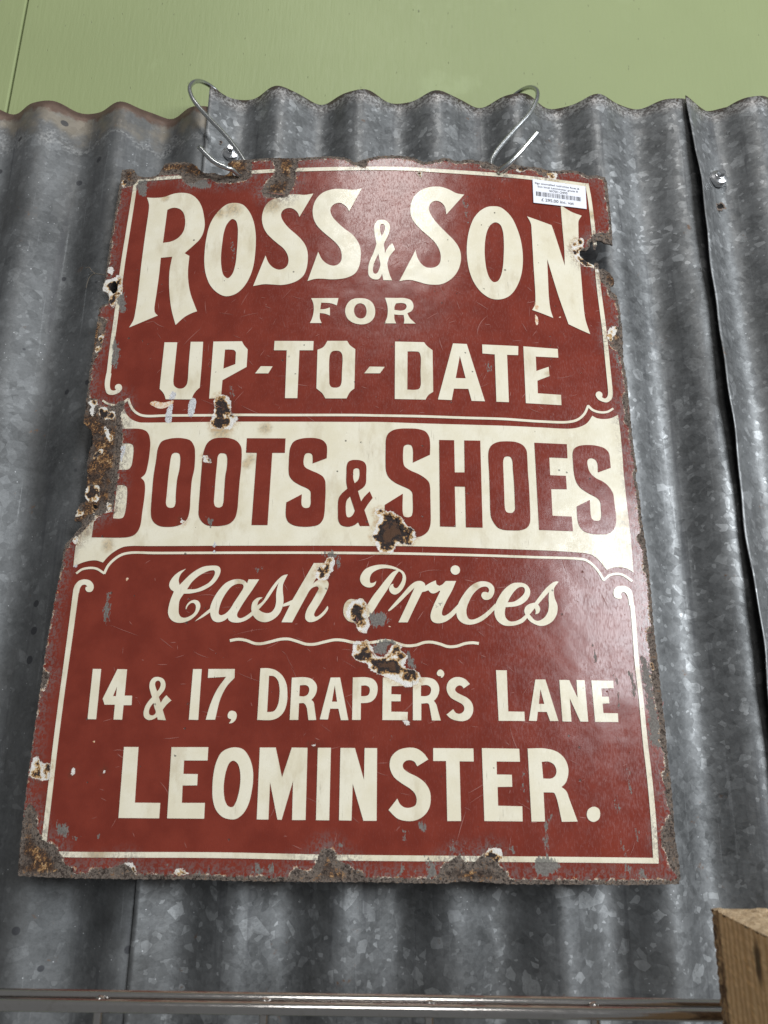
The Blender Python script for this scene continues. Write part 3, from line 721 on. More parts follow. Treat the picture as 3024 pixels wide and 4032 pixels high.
CREAM_GLYPHS = [
 # first line
 ('letter', ['@a 357,357c 450,360 545,350 650,315 740,305 830,320 900,370 950,450 975,550 985,650 968,740 930,810 870,870 765,962c 818,992c 803,1150 808,1280 830,1400 865,1500 902,1593c 830,1620 760,1660 668,1742c 625,1580 605,1430 598,1280 605,1140 632,1000c 507,1012c 490,1180 460,1400 437,1570 445,1610 474,1640c 163,1770c 210,1690 235,1570 260,1400 300,1050 340,750 380,450 375,410', '@a 578,490c 620,472 670,468 720,485 755,525 772,590 770,670 745,740 690,800 620,835 530,850c']),
 ('letter', ['@a 1310,415 1400,435 1470,510 1515,610 1540,760 1535,950 1510,1120 1460,1250 1390,1350 1310,1410 1210,1430 1120,1390 1045,1310 1000,1200 982,1080 985,950 1000,820 1035,670 1085,570 1150,490 1230,430', '@a 1285,590 1325,610 1345,680 1345,800 1335,950 1320,1080 1285,1190 1235,1235 1190,1200 1168,1120 1162,1000 1175,860 1195,730 1230,640']),
 ('letter', ['@b 785,313c 690,328 600,322 500,330 400,360 320,390 265,445 235,520 226,590 240,670 275,740 330,800 400,860 460,910 500,970 515,1030 505,1090 465,1130 410,1142 350,1120 300,1070 265,988c 130,1320c 250,1300 340,1303 440,1308 540,1290 620,1255 680,1200 710,1130 724,1040 722,950 700,880 660,820 600,760 530,700 475,640 440,580 433,540 450,500 490,475 545,472 590,495 620,530 633,567c']),
 ('letter', ['@b 1313,257c 1240,272 1150,268 1050,262 960,275 880,310 820,370 788,440 778,510 790,590 825,660 880,720 950,780 1030,850 1080,920 1095,990 1085,1050 1045,1090 990,1098 930,1075 880,1030 838,948c 722,1265c 800,1243 880,1240 970,1247 1070,1243 1160,1225 1240,1180 1285,1100 1300,1000 1297,910 1265,830 1210,760 1130,700 1050,630 990,560 970,500 980,460 1020,425 1075,415 1120,435 1155,470 1175,508c']),
 ('ampersand', ['@c 150,597 200,612 235,660 232,720 210,780 168,860c 183,962c 200,920 230,880 262,852c 293,920c 250,970 225,1010 207,1075c 215,1130 235,1200 260,1257c 165,1255c 150,1185c 135,1220 110,1245 75,1248 35,1235 5,1200 0,1150 5,1090 25,1030 60,950 90,860c 75,780 65,700 75,640 105,605', '@c 152,642 175,655 183,690 172,730 147,778c 130,720 127,680 135,650', '@c 110,967c 122,1030 132,1090 118,1140 100,1175 80,1187 58,1175 50,1140 60,1080 85,1020']),
 ('letter', ['@c 1043,325c 960,310 880,270 800,242 720,237 640,250 570,280 510,330 475,390 460,460 462,540 485,600 530,660 590,720 660,780 730,850 775,930 790,1000 780,1065 745,1105 690,1122 630,1115 580,1080 545,1030 525,980 516,928c 338,1268c 400,1255 470,1255 540,1272 620,1295 700,1305 790,1300 870,1265 940,1205 985,1130 1008,1040 1005,960 980,890 930,820 860,750 790,680 720,600 675,530 660,480 675,425 710,398 750,392 800,415 835,460 850,540c']),
 ('letter', ['@d 120,452 190,462 260,510 320,580 365,670 410,800 435,950 437,1080 420,1200 385,1300 330,1390 260,1445 175,1466 90,1455 20,1415 -29,1372 -94,1280 -139,1170 -164,1050 -172,930 -164,810 -139,690 -94,580 -24,500 50,460', '@d 140,627 190,650 220,720 232,850 230,980 220,1120 195,1220 160,1270 120,1277 80,1240 45,1150 28,1040 22,930 30,810 50,720 90,650']),
 ('letter', ['@d 485,562c 620,610 750,658c 780,740 895,1100c 888,900 870,700 850,440c 960,510 1078,555c 1045,610 1042,690 1045,800 1055,1000 1075,1250 1095,1500 1118,1680 1170,1843c 1050,1790 935,1735c 830,1440 702,1025c 710,1200 722,1450 740,1580 768,1667c 650,1620 540,1580c 570,1520 575,1450 555,1100 535,750 525,640']),
 # FOR
 ('letter', ['@b 762,1452c 1058,1450c 1040,1530c 980,1508 870,1500c 860,1572c 910,1570 965,1553c 965,1640c 910,1620 855,1613c 855,1670 875,1722c 748,1722c 775,1660 790,1580 785,1510']),
 ('letter', ['@b 1295,1452 1370,1462 1430,1505 1457,1580 1450,1650 1410,1705 1350,1733 1280,1735 1210,1715 1155,1670 1132,1600 1145,1530 1190,1475 1240,1455', '@b 1297,1508 1340,1525 1362,1570 1360,1630 1335,1665 1295,1673 1255,1655 1232,1615 1230,1560 1255,1520']),
 ('letter', ['@c 183,1448c 300,1450 400,1452 465,1475 490,1520 488,1565 465,1595 425,1615c 450,1665 515,1728c 387,1728c 393,1690 385,1634c 330,1634 283,1628c 285,1680 303,1726c 177,1726c 205,1660 213,1580 205,1520', '@c 303,1508c 370,1505 405,1515 418,1543 400,1575 360,1588 285,1580c 285,1545']),
 # UP-TO-DATE
 ('letter', ['@e 880,274c 1018,274c 1000,450 985,600 976,700 985,745 1015,770 1050,778 1090,768 1120,735 1132,690 1145,500 1165,268c 1300,268c 1285,500 1263,765c 1235,790 1195,840 1175,895c 893,893c 880,850 860,815 827,780c 845,600']),
 ('letter', ['@f -26,265c 285,262c 305,300 347,350c 335,540c 72,685c 55,880c -72,885c', '@f 100,352c 160,352 200,358 218,380 217,420 213,510c 82,560c']),
 ('hyphen', ['@f 490,533c 617,535c 570,611c 428,611c']),
 ('letter', ['@f 640,258c 1064,260c 1060,360c 910,360c 887,881c 753,881c 772,360c 633,360c']),
 ('letter', ['@f 1215,258c 1430,258c 1460,305 1518,348c 1508,775c 1460,815 1422,884c 1192,884c 1160,830 1095,775c 1107,355c 1170,325', '@f 1310,365 1350,372 1375,405 1373,600 1365,725 1345,758 1300,768 1258,760 1237,728 1235,690 1243,405 1268,372']),
 ('hyphen', ['@g 153,537c 316,540c 265,610c 95,610c']),
 ('letter', ['@g 430,265c 745,272c 775,310 838,360c 845,810c 790,850 760,897c 427,890c', '@g 566,372c 640,372 690,380 708,420 708,600 708,745 690,780 650,790 563,788c']),
 ('letter', ['@g 1060,285c 1210,292c 1408,915c 1263,910c 1228,780c 1070,777c 1047,902c 897,895c', '@g 1135,420c 1198,665c 1090,663c']),
 ('letter', ['@h -143,297c 250,315c 248,413c 128,410c 148,925c 12,920c -6,405c -140,395c']),
 ('letter', ['@h 305,317c 680,345c 685,440c 440,428c 447,585c 580,540c 590,640c 458,690c 463,828c 715,845c 720,957c 333,935c']),
 # Cash Prices
 ('letter', ['@i 1333,1217c 1260,1250 1195,1305 1160,1360 1152,1400 1170,1440 1203,1465c 1165,1560 1143,1650 1140,1700 1160,1755 1200,1790 1260,1805 1330,1795 1400,1760 1460,1700 1490,1630 1485,1590 1465,1565 1430,1555 1390,1565 1350,1600 1332,1640 1335,1662c 1355,1620 1390,1590 1420,1590 1440,1615 1440,1660 1420,1700 1370,1735 1320,1750 1280,1740 1258,1705 1255,1640 1265,1560 1310,1488c 1380,1485 1450,1472 @j 0,1450 100,1390 165,1310 190,1240 180,1200 150,1185 80,1183 0,1195 @i 1450,1230 1380,1280 1265,1393c 1255,1340 1275,1280', '@i 1345,1440c 1400,1360 1480,1290 1560,1248 @j 80,1235 120,1235 130,1260 105,1320 60,1370 0,1405 @i 1440,1437']),
 ('letter', ['@j -91,1790c -20,1728 75,1650c 85,1610 120,1530 180,1440 250,1370 330,1335 400,1330 450,1345 480,1375c 495,1332c 610,1332c 540,1440 450,1570 395,1660 370,1710 375,1740 400,1755 440,1745 490,1715 530,1682c 545,1722c 480,1770 420,1795 360,1803 310,1795 275,1770 272,1750c 220,1785 160,1798 110,1780 85,1735 77,1690c 0,1742', '@j 400,1380 435,1390 440,1420 400,1490 340,1580 290,1660 235,1710 190,1722 170,1705 175,1650 200,1570 250,1480 310,1410 360,1385']),
 ('letter', ['@j 922,1278c 895,1330 870,1390 868,1460 875,1540 872,1600 850,1670 810,1730 740,1780 670,1798 600,1780 555,1740 530,1690 525,1640 540,1580 580,1540 620,1527 648,1530c 610,1560 595,1590 590,1618c 650,1570 700,1490 760,1400 820,1330 870,1290', '@j 825,1365c 805,1430 795,1500 795,1570 780,1640 740,1690 690,1700 640,1685 605,1660c 650,1610 700,1550 760,1460']),
 ('letter', ['@j 1205,1155c 1325,1153c 1195,1380c 1240,1345 1290,1330 1340,1335 1365,1370 1360,1420 1330,1490 1270,1600 1220,1680 1208,1720 1225,1740 1260,1725 1310,1680 1355,1620c 1362,1645 1340,1690 1280,1750 1210,1790 1150,1795 1115,1765 1112,1720 1130,1660 1190,1560 1240,1470 1258,1430 1245,1410 1215,1412 1180,1430 1150,1465c 1060,1630 968,1800c 853,1798c 945,1612c 868,1630c 872,1600c 972,1556c']),
 ('letter', ['@k 295,1420 255,1415 210,1385 188,1340 195,1290 240,1225 310,1190 400,1172 480,1175 560,1195 610,1218 660,1250 685,1300 685,1350 665,1410 620,1470 570,1497 530,1485 505,1450 505,1420 525,1390 550,1378c 548,1400 565,1425 590,1425 620,1390 645,1340 650,1290 635,1260 610,1243c 580,1280 550,1330 480,1450 400,1570 330,1680 260,1760 200,1790 120,1800 60,1785 15,1730 5,1680 20,1600 60,1555 100,1545 150,1560c 180,1540 220,1545 245,1590 262,1615c 330,1510 400,1420 470,1330 540,1255 587,1230c 520,1215 440,1212 360,1235 310,1275 293,1330 300,1370 330,1370 365,1350c 350,1390 325,1412']),
 ('letter', ['@k 493,1668c 560,1590 650,1490 730,1400 790,1358 850,1350 890,1375 898,1402c 950,1370 1012,1343c 1020,1385 1055,1405c 1060,1440 1000,1483 960,1480 930,1450c 900,1462 863,1470c 780,1640 705,1800c 605,1800c 690,1620 782,1420c 720,1480 600,1600 515,1672 497,1680c']),
 ('letter', ['@k 1120,1350c 1232,1350c 1190,1450 1120,1580 1080,1680 1082,1720 1105,1728 1150,1705 1210,1650 1252,1605c 1240,1690c 1180,1750 1110,1795 1030,1810 975,1790 955,1745 958,1700 990,1610 1060,1460c 1030,1445 1050,1405 1080,1390'], ['@k 1225,1180 1260,1195 1275,1230 1262,1265 1225,1282 1190,1268 1172,1235 1185,1195']),
 ('letter', ['@k 1235,1680 1255,1600 1310,1500 1380,1415 1450,1368 1520,1352 1600,1370 1643,1415 1648,1470 1620,1530 1575,1555 1530,1547 1507,1510 1520,1475 1552,1468 1582,1478c 1592,1450 1575,1418 1545,1410 1490,1425 1420,1490 1370,1580 1345,1660 1350,1725 1372,1762 1410,1770 1470,1750 1560,1690 1659,1595c 1662,1650c 1600,1715 1520,1780 1440,1815 1370,1825 1300,1805 1250,1755']),
 ('letter', ['@l 245,1368 300,1372 345,1395 375,1440 378,1490 350,1550 290,1600 220,1625 112,1635c 103,1700 115,1750 150,1785 200,1790 270,1765 332,1715c 348,1752c 300,1800 240,1825 170,1838 90,1830 30,1790 0,1740 -10,1680 0,1610 30,1540 90,1450 160,1390 210,1370', '@l 270,1415 310,1420 322,1450 310,1490 260,1540 200,1575 135,1582c 160,1530 200,1470 240,1430']),
 ('letter', ['@l 690,1358c 640,1430 645,1530 672,1600 678,1650 665,1720 620,1790 550,1830 490,1838 430,1820 380,1790 345,1750 320,1700 315,1670 330,1630 370,1600 430,1585c 500,1490 570,1410 630,1365 665,1353', '@l 583,1470c 580,1550 582,1620 570,1690 530,1750 470,1783 430,1775 373,1715c 430,1645c 440,1680 435,1712c 470,1700 488,1660 480,1630 465,1605c 530,1530']),
 # 14 & 17, Draper's Lane
 ('digit', ['@m 513,436c 590,437c 543,906c 463,905c']),
 ('digit', ['@m 742,438c 831,440c 808,685c 878,686c 873,774c 798,775c 785,910c 705,908c 718,770c 622,770c 604,715c', '@m 738,600c 728,690c 700,690c']),
 ('ampersand', ['@m 1120,511 1170,530 1190,580 1180,630 1150,670 1127,697c 1146,755c 1165,720 1198,682c 1245,730c 1200,770 1163,817c 1193,915c 1118,910c 1112,885c 1070,908 1030,913 995,890 985,850 1000,790 1030,740 1065,700c 1050,650 1040,600 1050,550 1080,517', '@m 1125,545 1142,560 1145,590 1130,625 1112,647c 1100,615 1092,580 1100,555', '@m 1078,752c 1088,800 1100,840 1085,865 1060,870 1040,860 1035,830 1050,790']),
 ('digit', ['@m 1447,438c 1528,438c 1495,912c 1408,910c']),
 ('digit', ['@n 50,437c 296,437c 293,520c 220,600 160,720 112,910c 25,910c 70,760 130,630 215,510c 45,520c']),
 ('comma', ['@n 270,826 305,840 314,875 300,915 270,940 240,945c 258,920 262,905c 235,895 230,865 245,835']),
 ('letter', ['@n 535,430c 610,430 680,450 740,500 775,570 786,650 780,760 750,840 700,890 640,912 505,912c', '@n 615,500c 660,505 695,540 712,600 712,690 695,780 660,830 597,840c']),
 ('letter', ['@n 828,518c 960,515 1020,535 1058,585 1060,640 1040,690 1010,725c 1030,745 1040,800 1055,912c 983,914c 962,785 940,757 895,757c 888,912c 808,912c', '@n 903,590c 960,588 985,605 990,640 975,675 945,692 897,690c']),
 ('letter', ['@n 1190,517c 1278,516c 1355,914c 1285,914c 1263,808c 1185,807c 1165,908c 1088,907c', '@n 1228,590c 1250,742c 1202,742c']),
 ('letter', ['@n 1397,516c 1530,515 1590,535 1622,580 1627,640 1610,700 1570,740 1530,752 1472,755c 1470,912c 1390,912c', '@n 1475,592c 1525,592 1550,610 1555,645 1540,680 1510,690 1473,690c']),
 ('letter', ['@o 255,516c 490,516c 485,595c 335,597c 333,672c 423,675c 420,738c 333,738c 333,835c 487,838c 485,914c 250,913c']),
 ('letter', ['@o 535,518c 680,518 740,540 775,590 780,640 760,700 730,735c 752,765 770,830 795,917c 713,917c 692,800 680,760 613,760c 613,915c 535,915c', '@o 610,590c 670,588 700,610 703,645 690,675 660,690 610,690c']),
 ('apostrophe', ['@o 793,442 820,460 827,490 810,515 795,520c 798,505c 770,500 758,480 770,452']),
 ('letter', ['@o 1067,577c 1008,618c 990,595 965,590 940,605 928,630 945,655 990,680 1040,705 1080,745 1097,795 1092,850 1060,900 1010,922 950,920 890,900 848,862c 910,812c 935,845 970,855 1005,835 1015,805 1000,770 950,740 890,705 855,650 850,600 870,550 910,520 960,512 1020,530']),
 ('letter', ['@o 1310,448c 1410,450c 1424,833c 1575,836c 1578,922c 1335,920c']),
 ('letter', ['@p 255,535c 348,535c 470,922c 392,922c 362,838c 278,836c 268,922c 195,920c', '@p 302,625c 338,763c 287,763c']),
 ('letter', ['@p 478,539c 570,540c 648,705c 638,540c 714,541c 748,928c 675,928c 575,710c 592,928c 508,926c']),
 ('letter', ['@p 777,543c 982,547c 985,615c 870,618c 877,695c 940,695c 945,757c 882,760c 890,848c 1025,850c 1028,932c 813,930c']),
 # LEOMINSTER.
 ('letter', ['@q 910,85c 1028,86c 998,540c 1206,542c 1197,668c 865,665c']),
 ('letter', ['@q 1298,87c 1598,87c 1592,196c 1400,196c 1395,305c 1512,307c 1507,399c 1388,400c 1382,542c 1570,542c 1564,671c 1262,668c']),
 ('letter', ['@r 350,89 430,105 480,170 508,260 512,350 500,450 475,550 430,630 370,673 320,675 260,655 210,600 185,520 180,420 190,300 215,200 260,125', '@r 350,197 385,220 405,280 408,370 395,460 370,540 345,575 310,570 285,530 273,460 275,370 295,270 320,215']),
 ('letter', ['@r 567,90c 697,90c 748,335c 828,90c 956,92c 940,682c 830,682c 838,362c 745,680c 710,678c 650,370c 637,678c 542,677c']),
 ('letter', ['@r 1040,92c 1147,92c 1133,684c 1025,683c']),
 ('letter', ['@r 1225,93c 1343,94c 1417,355c 1422,94c 1524,95c 1520,688c 1412,688c 1325,385c 1315,686c 1213,684c']),
 ('letter', ['@s 490,187c 400,243c 375,205 340,193 305,200 282,230 290,265 330,295 400,330 460,375 500,440 510,510 495,590 450,650 390,683 320,690 240,670 165,600c 237,507c 262,555 300,580 345,580 385,560 395,515 380,465 340,425 270,380 210,330 180,270 175,220 190,165 240,115 310,93 390,97 450,135']),
 ('letter', ['@s 530,95c 858,98c 861,204c 745,203c 758,690c 645,690c 635,200c 530,200c']),
 ('letter', ['@s 927,95c 1232,100c 1238,206c 1047,204c 1050,310c 1172,312c 1175,410c 1055,412c 1060,565c 1257,570c 1260,693c 948,690c']),
 ('letter', ['@t 160,98c 300,98 400,125 465,185 492,265 485,340 465,385 437,412c 475,445 500,510 568,694c 440,696c 395,500 375,460 355,457 290,456c 302,694c 192,694c', '@t 275,207c 330,205 375,230 395,280 385,320 355,342 287,343c']),
 ('full_stop', ['@t 700,573 740,590 752,635 740,675 700,697 660,680 643,640 655,595']),
]
RED_GLYPHS = [
 ('letter', ['@e 265,1222c 640,1222 700,1260 725,1350 718,1480 700,1600 670,1705 625,1748c @i 880,265 890,320 885,420 860,600 840,740 810,810 770,850 700,873 310,875c', '@e 415,1375c 500,1375 535,1390 545,1430 535,1550 520,1620 490,1655 440,1662 378,1660c', '@i 585,308c 660,308 690,325 697,370 690,500 670,620 650,660 610,672 542,668c']),
 ('letter', ['@e 1020,1315 1100,1322 1165,1345 1205,1410 1213,1480 1205,1650 @i 1400,250 1385,420 1375,580 1350,670 1300,725 1220,755 1130,762 1050,752 990,715 960,660 955,590 965,420 985,200 @e 790,1560 810,1430 850,1355 930,1325', '@e 1000,1475 1040,1485 1052,1520 1045,1650 @i 1240,250 1225,430 1222,510 1205,545 1170,555 1135,545 1118,510 1125,420 1145,200 1163,60 @e 950,1530 965,1490']),
 ('letter', ['@f 60,1313 150,1318 230,1350 275,1410 283,1480 275,1650 @j 400,250 385,430 372,580 345,670 290,725 200,750 110,752 40,742 -15,700 -45,640 -46,560 -35,400 -12,100 @e 1297,1520 1312,1450 1350,1368 1410,1325', '@f 70,1480 110,1490 125,1530 120,1650 @j 245,200 230,400 222,500 205,540 170,552 135,540 120,500 125,400 140,200 154,60 @f 22,1520 40,1487']),
 ('letter', ['@f 340,1318c 760,1320c 752,1477c 615,1477c @j 702,742c 528,742c @f 447,1477c 330,1475c']),
 ('letter', ['@f 1000,1315 1100,1320 1170,1345 1205,1390 1212,1440 1208,1535c 1055,1592c 1055,1520 1045,1490 1010,1478 975,1490 960,1530 957,1600 975,1635 1040,1670 1110,1700 1165,1735 1190,1780 1195,1850 @j 1333,400 1328,500 1322,600 1305,680 1260,735 1180,757 1080,760 990,745 930,710 905,660 900,600 907,495c 1075,407c 1073,520 1090,548 1120,557 1155,548 1170,520 1172,440 1170,380 1145,350 1060,310 980,260 940,205 932,150 934,60 @f 800,1500 812,1420 850,1355 920,1325']),
 ('ampersand', ['@k 130,33 190,38 235,60 255,100 255,200 250,290 225,330 165,372c 200,487c 230,440 293,375c 325,447c 270,520 235,578c 292,752c 187,752c 168,710c 130,740 70,760 25,757 -20,740 -48,690 -52,620 -46,460 -20,410 50,345c 38,270 40,180 43,100 60,55 95,37', '@k 150,123 175,130 183,160 180,220 165,255 130,287c 115,240 113,170 120,135', '@k 80,428c 132,587c 110,630 80,655 50,655 38,630 40,480']),
 ('letter', ['@g 570,1212 680,1218 760,1245 800,1300 812,1380 810,1497c 625,1583c 622,1430 605,1395 565,1387 530,1402 520,1440 520,1580 535,1625 600,1670 680,1705 760,1755 800,1800 812,1860 @k 952,420 955,560 952,740 925,810 870,855 800,875 600,880 520,860 470,800 457,700 457,522c 653,400c 652,600 665,645 705,657 745,645 760,605 760,450 755,390 725,355 640,315 560,275 495,215 470,150 465,60 @g 328,1450 332,1330 355,1270 410,1230 490,1214']),
 ('letter', ['@g 910,1337c 1073,1340c 1080,1690c 1188,1690c 1183,1342c 1357,1345c @k 1521,770c 1340,767c 1330,325c 1218,322c 1228,762c 1058,757c']),
 ('letter', ['@h 130,1352 230,1362 300,1395 338,1450 347,1530 355,1700 @l 365,300 375,500 380,650 375,720 345,770 280,797 190,800 90,793 30,770 -12,722 -45,655 -54,580 -59,400 -68,150 @h -75,1550 -72,1460 -45,1400 20,1362', '@h 130,1515 165,1522 185,1560 192,1650 @l 205,300 213,500 213,575 190,605 155,610 120,598 105,560 97,400 90,200 @h 85,1600 87,1560 100,1525']),
 ('letter', ['@h 425,1367c 778,1383c 785,1535c 587,1527c 597,1720c 768,1727c @l 778,352c 608,350c 622,640c 830,650c 845,808c 477,795c']),
 ('letter', ['@h 1000,1392 1100,1400 1190,1430 1235,1480 1248,1560 1255,1640c 1117,1690c 1110,1590 1085,1550 1040,1535 1005,1555 1005,1620 1030,1690 1090,1750 1170,1790 1230,1840 @l 1280,400 1295,500 1310,620 1312,730 1280,800 1220,838 1140,843 1040,835 960,805 915,750 895,680 885,540c 1028,468c 1040,640 1055,680 1095,695 1135,690 1152,650 1148,560 1140,490 1110,450 1020,400 930,340 885,280 860,200 845,50 @h 842,1480 860,1430 910,1402']),
]
for q, g in enumerate(CREAM_GLYPHS):
    layer(g[0], [[loop_uv(s, 4.0) for s in sh] for sh in g[1:]], CREAM_E, H1 + 0.00003 * (q % 4))
for q, g in enumerate(RED_GLYPHS):
    layer(g[0], [[loop_uv(s, 4.0) for s in sh] for sh in g[1:]], RED_E, H1 + 0.00030 + 0.00003 * (q % 3))

# scratches: fine pale scores in the glass, far too many to count
Vs, Fs = [], []
Bc = loop_uv(BAND, 30.0)
_cnt = 0
_lob = outline[::6]
while _cnt < 480:
    c0 = np.array([rng.uniform(-0.21, 0.21), rng.uniform(0.02, 0.58)])
    if inside(c0[None], [Bc])[0]: continue
    _cnt += 1
    L = rng.choice([0.003, 0.006, 0.011, 0.02], p=[.4, .35, .18, .07]) * rng.uniform(0.7, 1.4)
    a0 = rng.uniform(0, math.pi); k = rng.normal(0, 9)
    s = np.linspace(-0.5, 0.5, 7) * L
    ang = a0 + s * k
    pth = c0 + np.stack([np.cos(ang) * s, np.sin(ang) * s], 1)
    t = np.gradient(pth, axis=0); t /= np.linalg.norm(t, axis=1)[:, None]
    w = rng.uniform(0.00010, 0.00026) * (1 - (np.abs(s) / (0.5 * L)) ** 2 * 0.9)
    nn = np.stack([-t[:, 1], t[:, 0]], 1) * w[:, None]
    Q = np.concatenate([pth + nn, pth - nn])
    n0 = len(Vs)
    Vs += list(sign_pt(Q, 0.00022))
    Fs += [(n0 + 7 + i, n0 + 8 + i, n0 + i + 1, n0 + i) for i in range(6)]
o = mesh_obj('scratches', Vs, Fs, plain('scored_glass', (0.33, 0.115, 0.09), 0.6), sign); o['kind'] = 'stuff'

# price label
lab_px = [(2096, 708), (2304, 738), (2309, 826), (2100, 801)]
LQ = to_sign([p[0] for p in lab_px], [p[1] for p in lab_px])      # TL TR BR BL
def lab_uv(s, t):
    """s along (0 left, 1 right), t down (0 top, 1 foot)"""
    return (LQ[0] * (1 - s) + LQ[1] * s) * (1 - t) + (LQ[3] * (1 - s) + LQ[2] * s) * t
def lab_grid(s0, s1, t0, t1, ns, nt, h):
    Pp = np.array([lab_uv(s0 + (s1 - s0) * i / ns, t0 + (t1 - t0) * j / nt) for j in range(nt + 1) for i in range(ns + 1)])
    Ff = []
    for j in range(nt):
        for i in range(ns):
            a = j * (ns + 1) + i; Ff.append((a, a + ns + 1, a + ns + 2, a + 1))
    return list(sign_pt(Pp, h)), Ff
V, Fs = lab_grid(0, 1, 0, 1, 16, 8, 0.0011)
V2, F2 = lab_grid(0, 1, 0, 1, 16, 8, 0.0007)
nb = len(V)
edge_ids = [j * 17 + i for i in range(16) for j in (0,)] + [j * 17 + 16 for j in range(8)] + [8 * 17 + i for i in range(16, 0, -1)] + [j * 17 for j in range(8, 0, -1)]
Fs2 = [(edge_ids[i], edge_ids[(i + 1) % len(edge_ids)], nb + edge_ids[(i + 1) % len(edge_ids)], nb + edge_ids[i]) for i in range(len(edge_ids))]
mp = NT('label_paper'); mp.set(Base_Color=mp.mix(mp.noise(mp.obj(), 120, 3), (0.80, 0.80, 0.86), (0.85, 0.85, 0.90)), Roughness=0.45)
label = mesh_obj('price_label', V + V2, Fs + Fs2, mp.m, sign, smooth_shade=False)
label['label'] = 'white printed price label with barcode stuck on the sign'
INK = plain('label_ink', (0.03, 0.03, 0.035), 0.6)
def label_text(txt, s0, s1, tc, hgt, bold=0.0):
    """set a line of type between s0 and s1, centred on tc"""
    cu = bpy.data.curves.new('type', 'FONT'); cu.body = txt; cu.size = 1.0; cu.offset = bold
    ob = bpy.data.objects.new('type', cu); COL.objects.link(ob)
    dg = bpy.context.evaluated_depsgraph_get(); dg.update()
    me = ob.evaluated_get(dg).to_mesh()
    P3 = np.array([tuple(v.co) for v in me.vertices]); Ff = [tuple(p.vertices) for p in me.polygons]
    ob.evaluated_get(dg).to_mesh_clear()
    bpy.data.objects.remove(ob); bpy.data.curves.remove(cu)
    x = (P3[:, 0] - P3[:, 0].min()) / (P3[:, 0].max() - P3[:, 0].min())
    y = P3[:, 1] / 0.72
    Pp = np.array([lab_uv(s0 + (s1 - s0) * a, tc + hgt * (0.5 - b)) for a, b in zip(x, y)])
    return list(sign_pt(Pp, 0.00118)), Ff
for txt, s0, s1, tc, hg in (('Sign enamelled red/white Ross &', 0.04, 0.88, 0.155, 0.075), ('Son local Leominster grade B', 0.09, 0.85, 0.29, 0.075), ('W701-2495', 0.30, 0.65, 0.425, 0.10), ('\u00a3 295.00 inc. vat', 0.15, 0.76, 0.835, 0.125)):
    V, Fs = label_text(txt, s0, s1, tc, hg, 0.012)
    mesh_obj('printed_line', V, Fs, INK, label, smooth_shade=False)
Vb, Fb = [], []
s = 0.055
rb = random.Random(24)
while s < 0.90:
    w = rb.choice((0.004, 0.004, 0.008, 0.013)) if not (0.05 < s < 0.12 or s > 0.82) else rb.choice((0.006, 0.016))
    V, Fs = lab_grid(s, min(s + w, 0.905), 0.515, 0.70, 1, 1, 0.00118)
    n0 = len(Vb); Vb += V; Fb += [tuple(i + n0 for i in f) for f in Fs]
    s += w + rb.choice((0.005, 0.006, 0.010, 0.016))
mesh_obj('barcode', Vb, Fb, INK, label, smooth_shade=False)

# ================================================================== hooks
ZINC = chrome('bright_zinc', (0.50, 0.51, 0.51), 0.26)
def hook(path, label):
    """path: photo pixel and distance from the wall for each bend of the wire"""
    pts = [at(px, py, Y) for px, py, Y in path]
    V, Fs = tube(curve3(pts, 9), 0.00215, 14)
    base = np.array(pts).mean(0)
    o = mesh_obj('s_hook', np.array(V) - base, Fs, ZINC); o.location = base
    return tag(o, label, 'hook', 'wire S hooks holding the sign')
hook([(905, 480, 0.014), (884, 410, 0.013), (868, 378, 0.010), (836, 344, 0.003), (792, 321, -0.008), (762, 324, -0.017), (747, 345, -0.021), (757, 385, -0.023), (790, 430, -0.023), (898, 545, -0.0255), (955, 622, -0.0275), (972, 660, -0.0285),
      (963, 688, -0.031), (940, 690, -0.037), (915, 668, -0.044), (892, 661, -0.047), (844, 638, -0.0485), (784, 579, -0.049)], 'bright wire S hook through the torn corner above the letter R')
hook([(1975, 480, 0.014), (2000, 400, 0.013), (2022, 378, 0.009), (2058, 353, 0.0), (2090, 344, -0.010), (2114, 356, -0.018), (2115, 388, -0.022), (2086, 446, -0.024), (2024, 514, -0.0255), (1960, 590, -0.0275), (1935, 636, -0.0285), (1938, 668, -0.0305),
      (1955, 684, -0.036), (1978, 668, -0.044), (2024, 627, -0.0485), (2084, 560, -0.050), (2117, 521, -0.0505)], 'bright wire S hook over the sheet edge beside the price label')

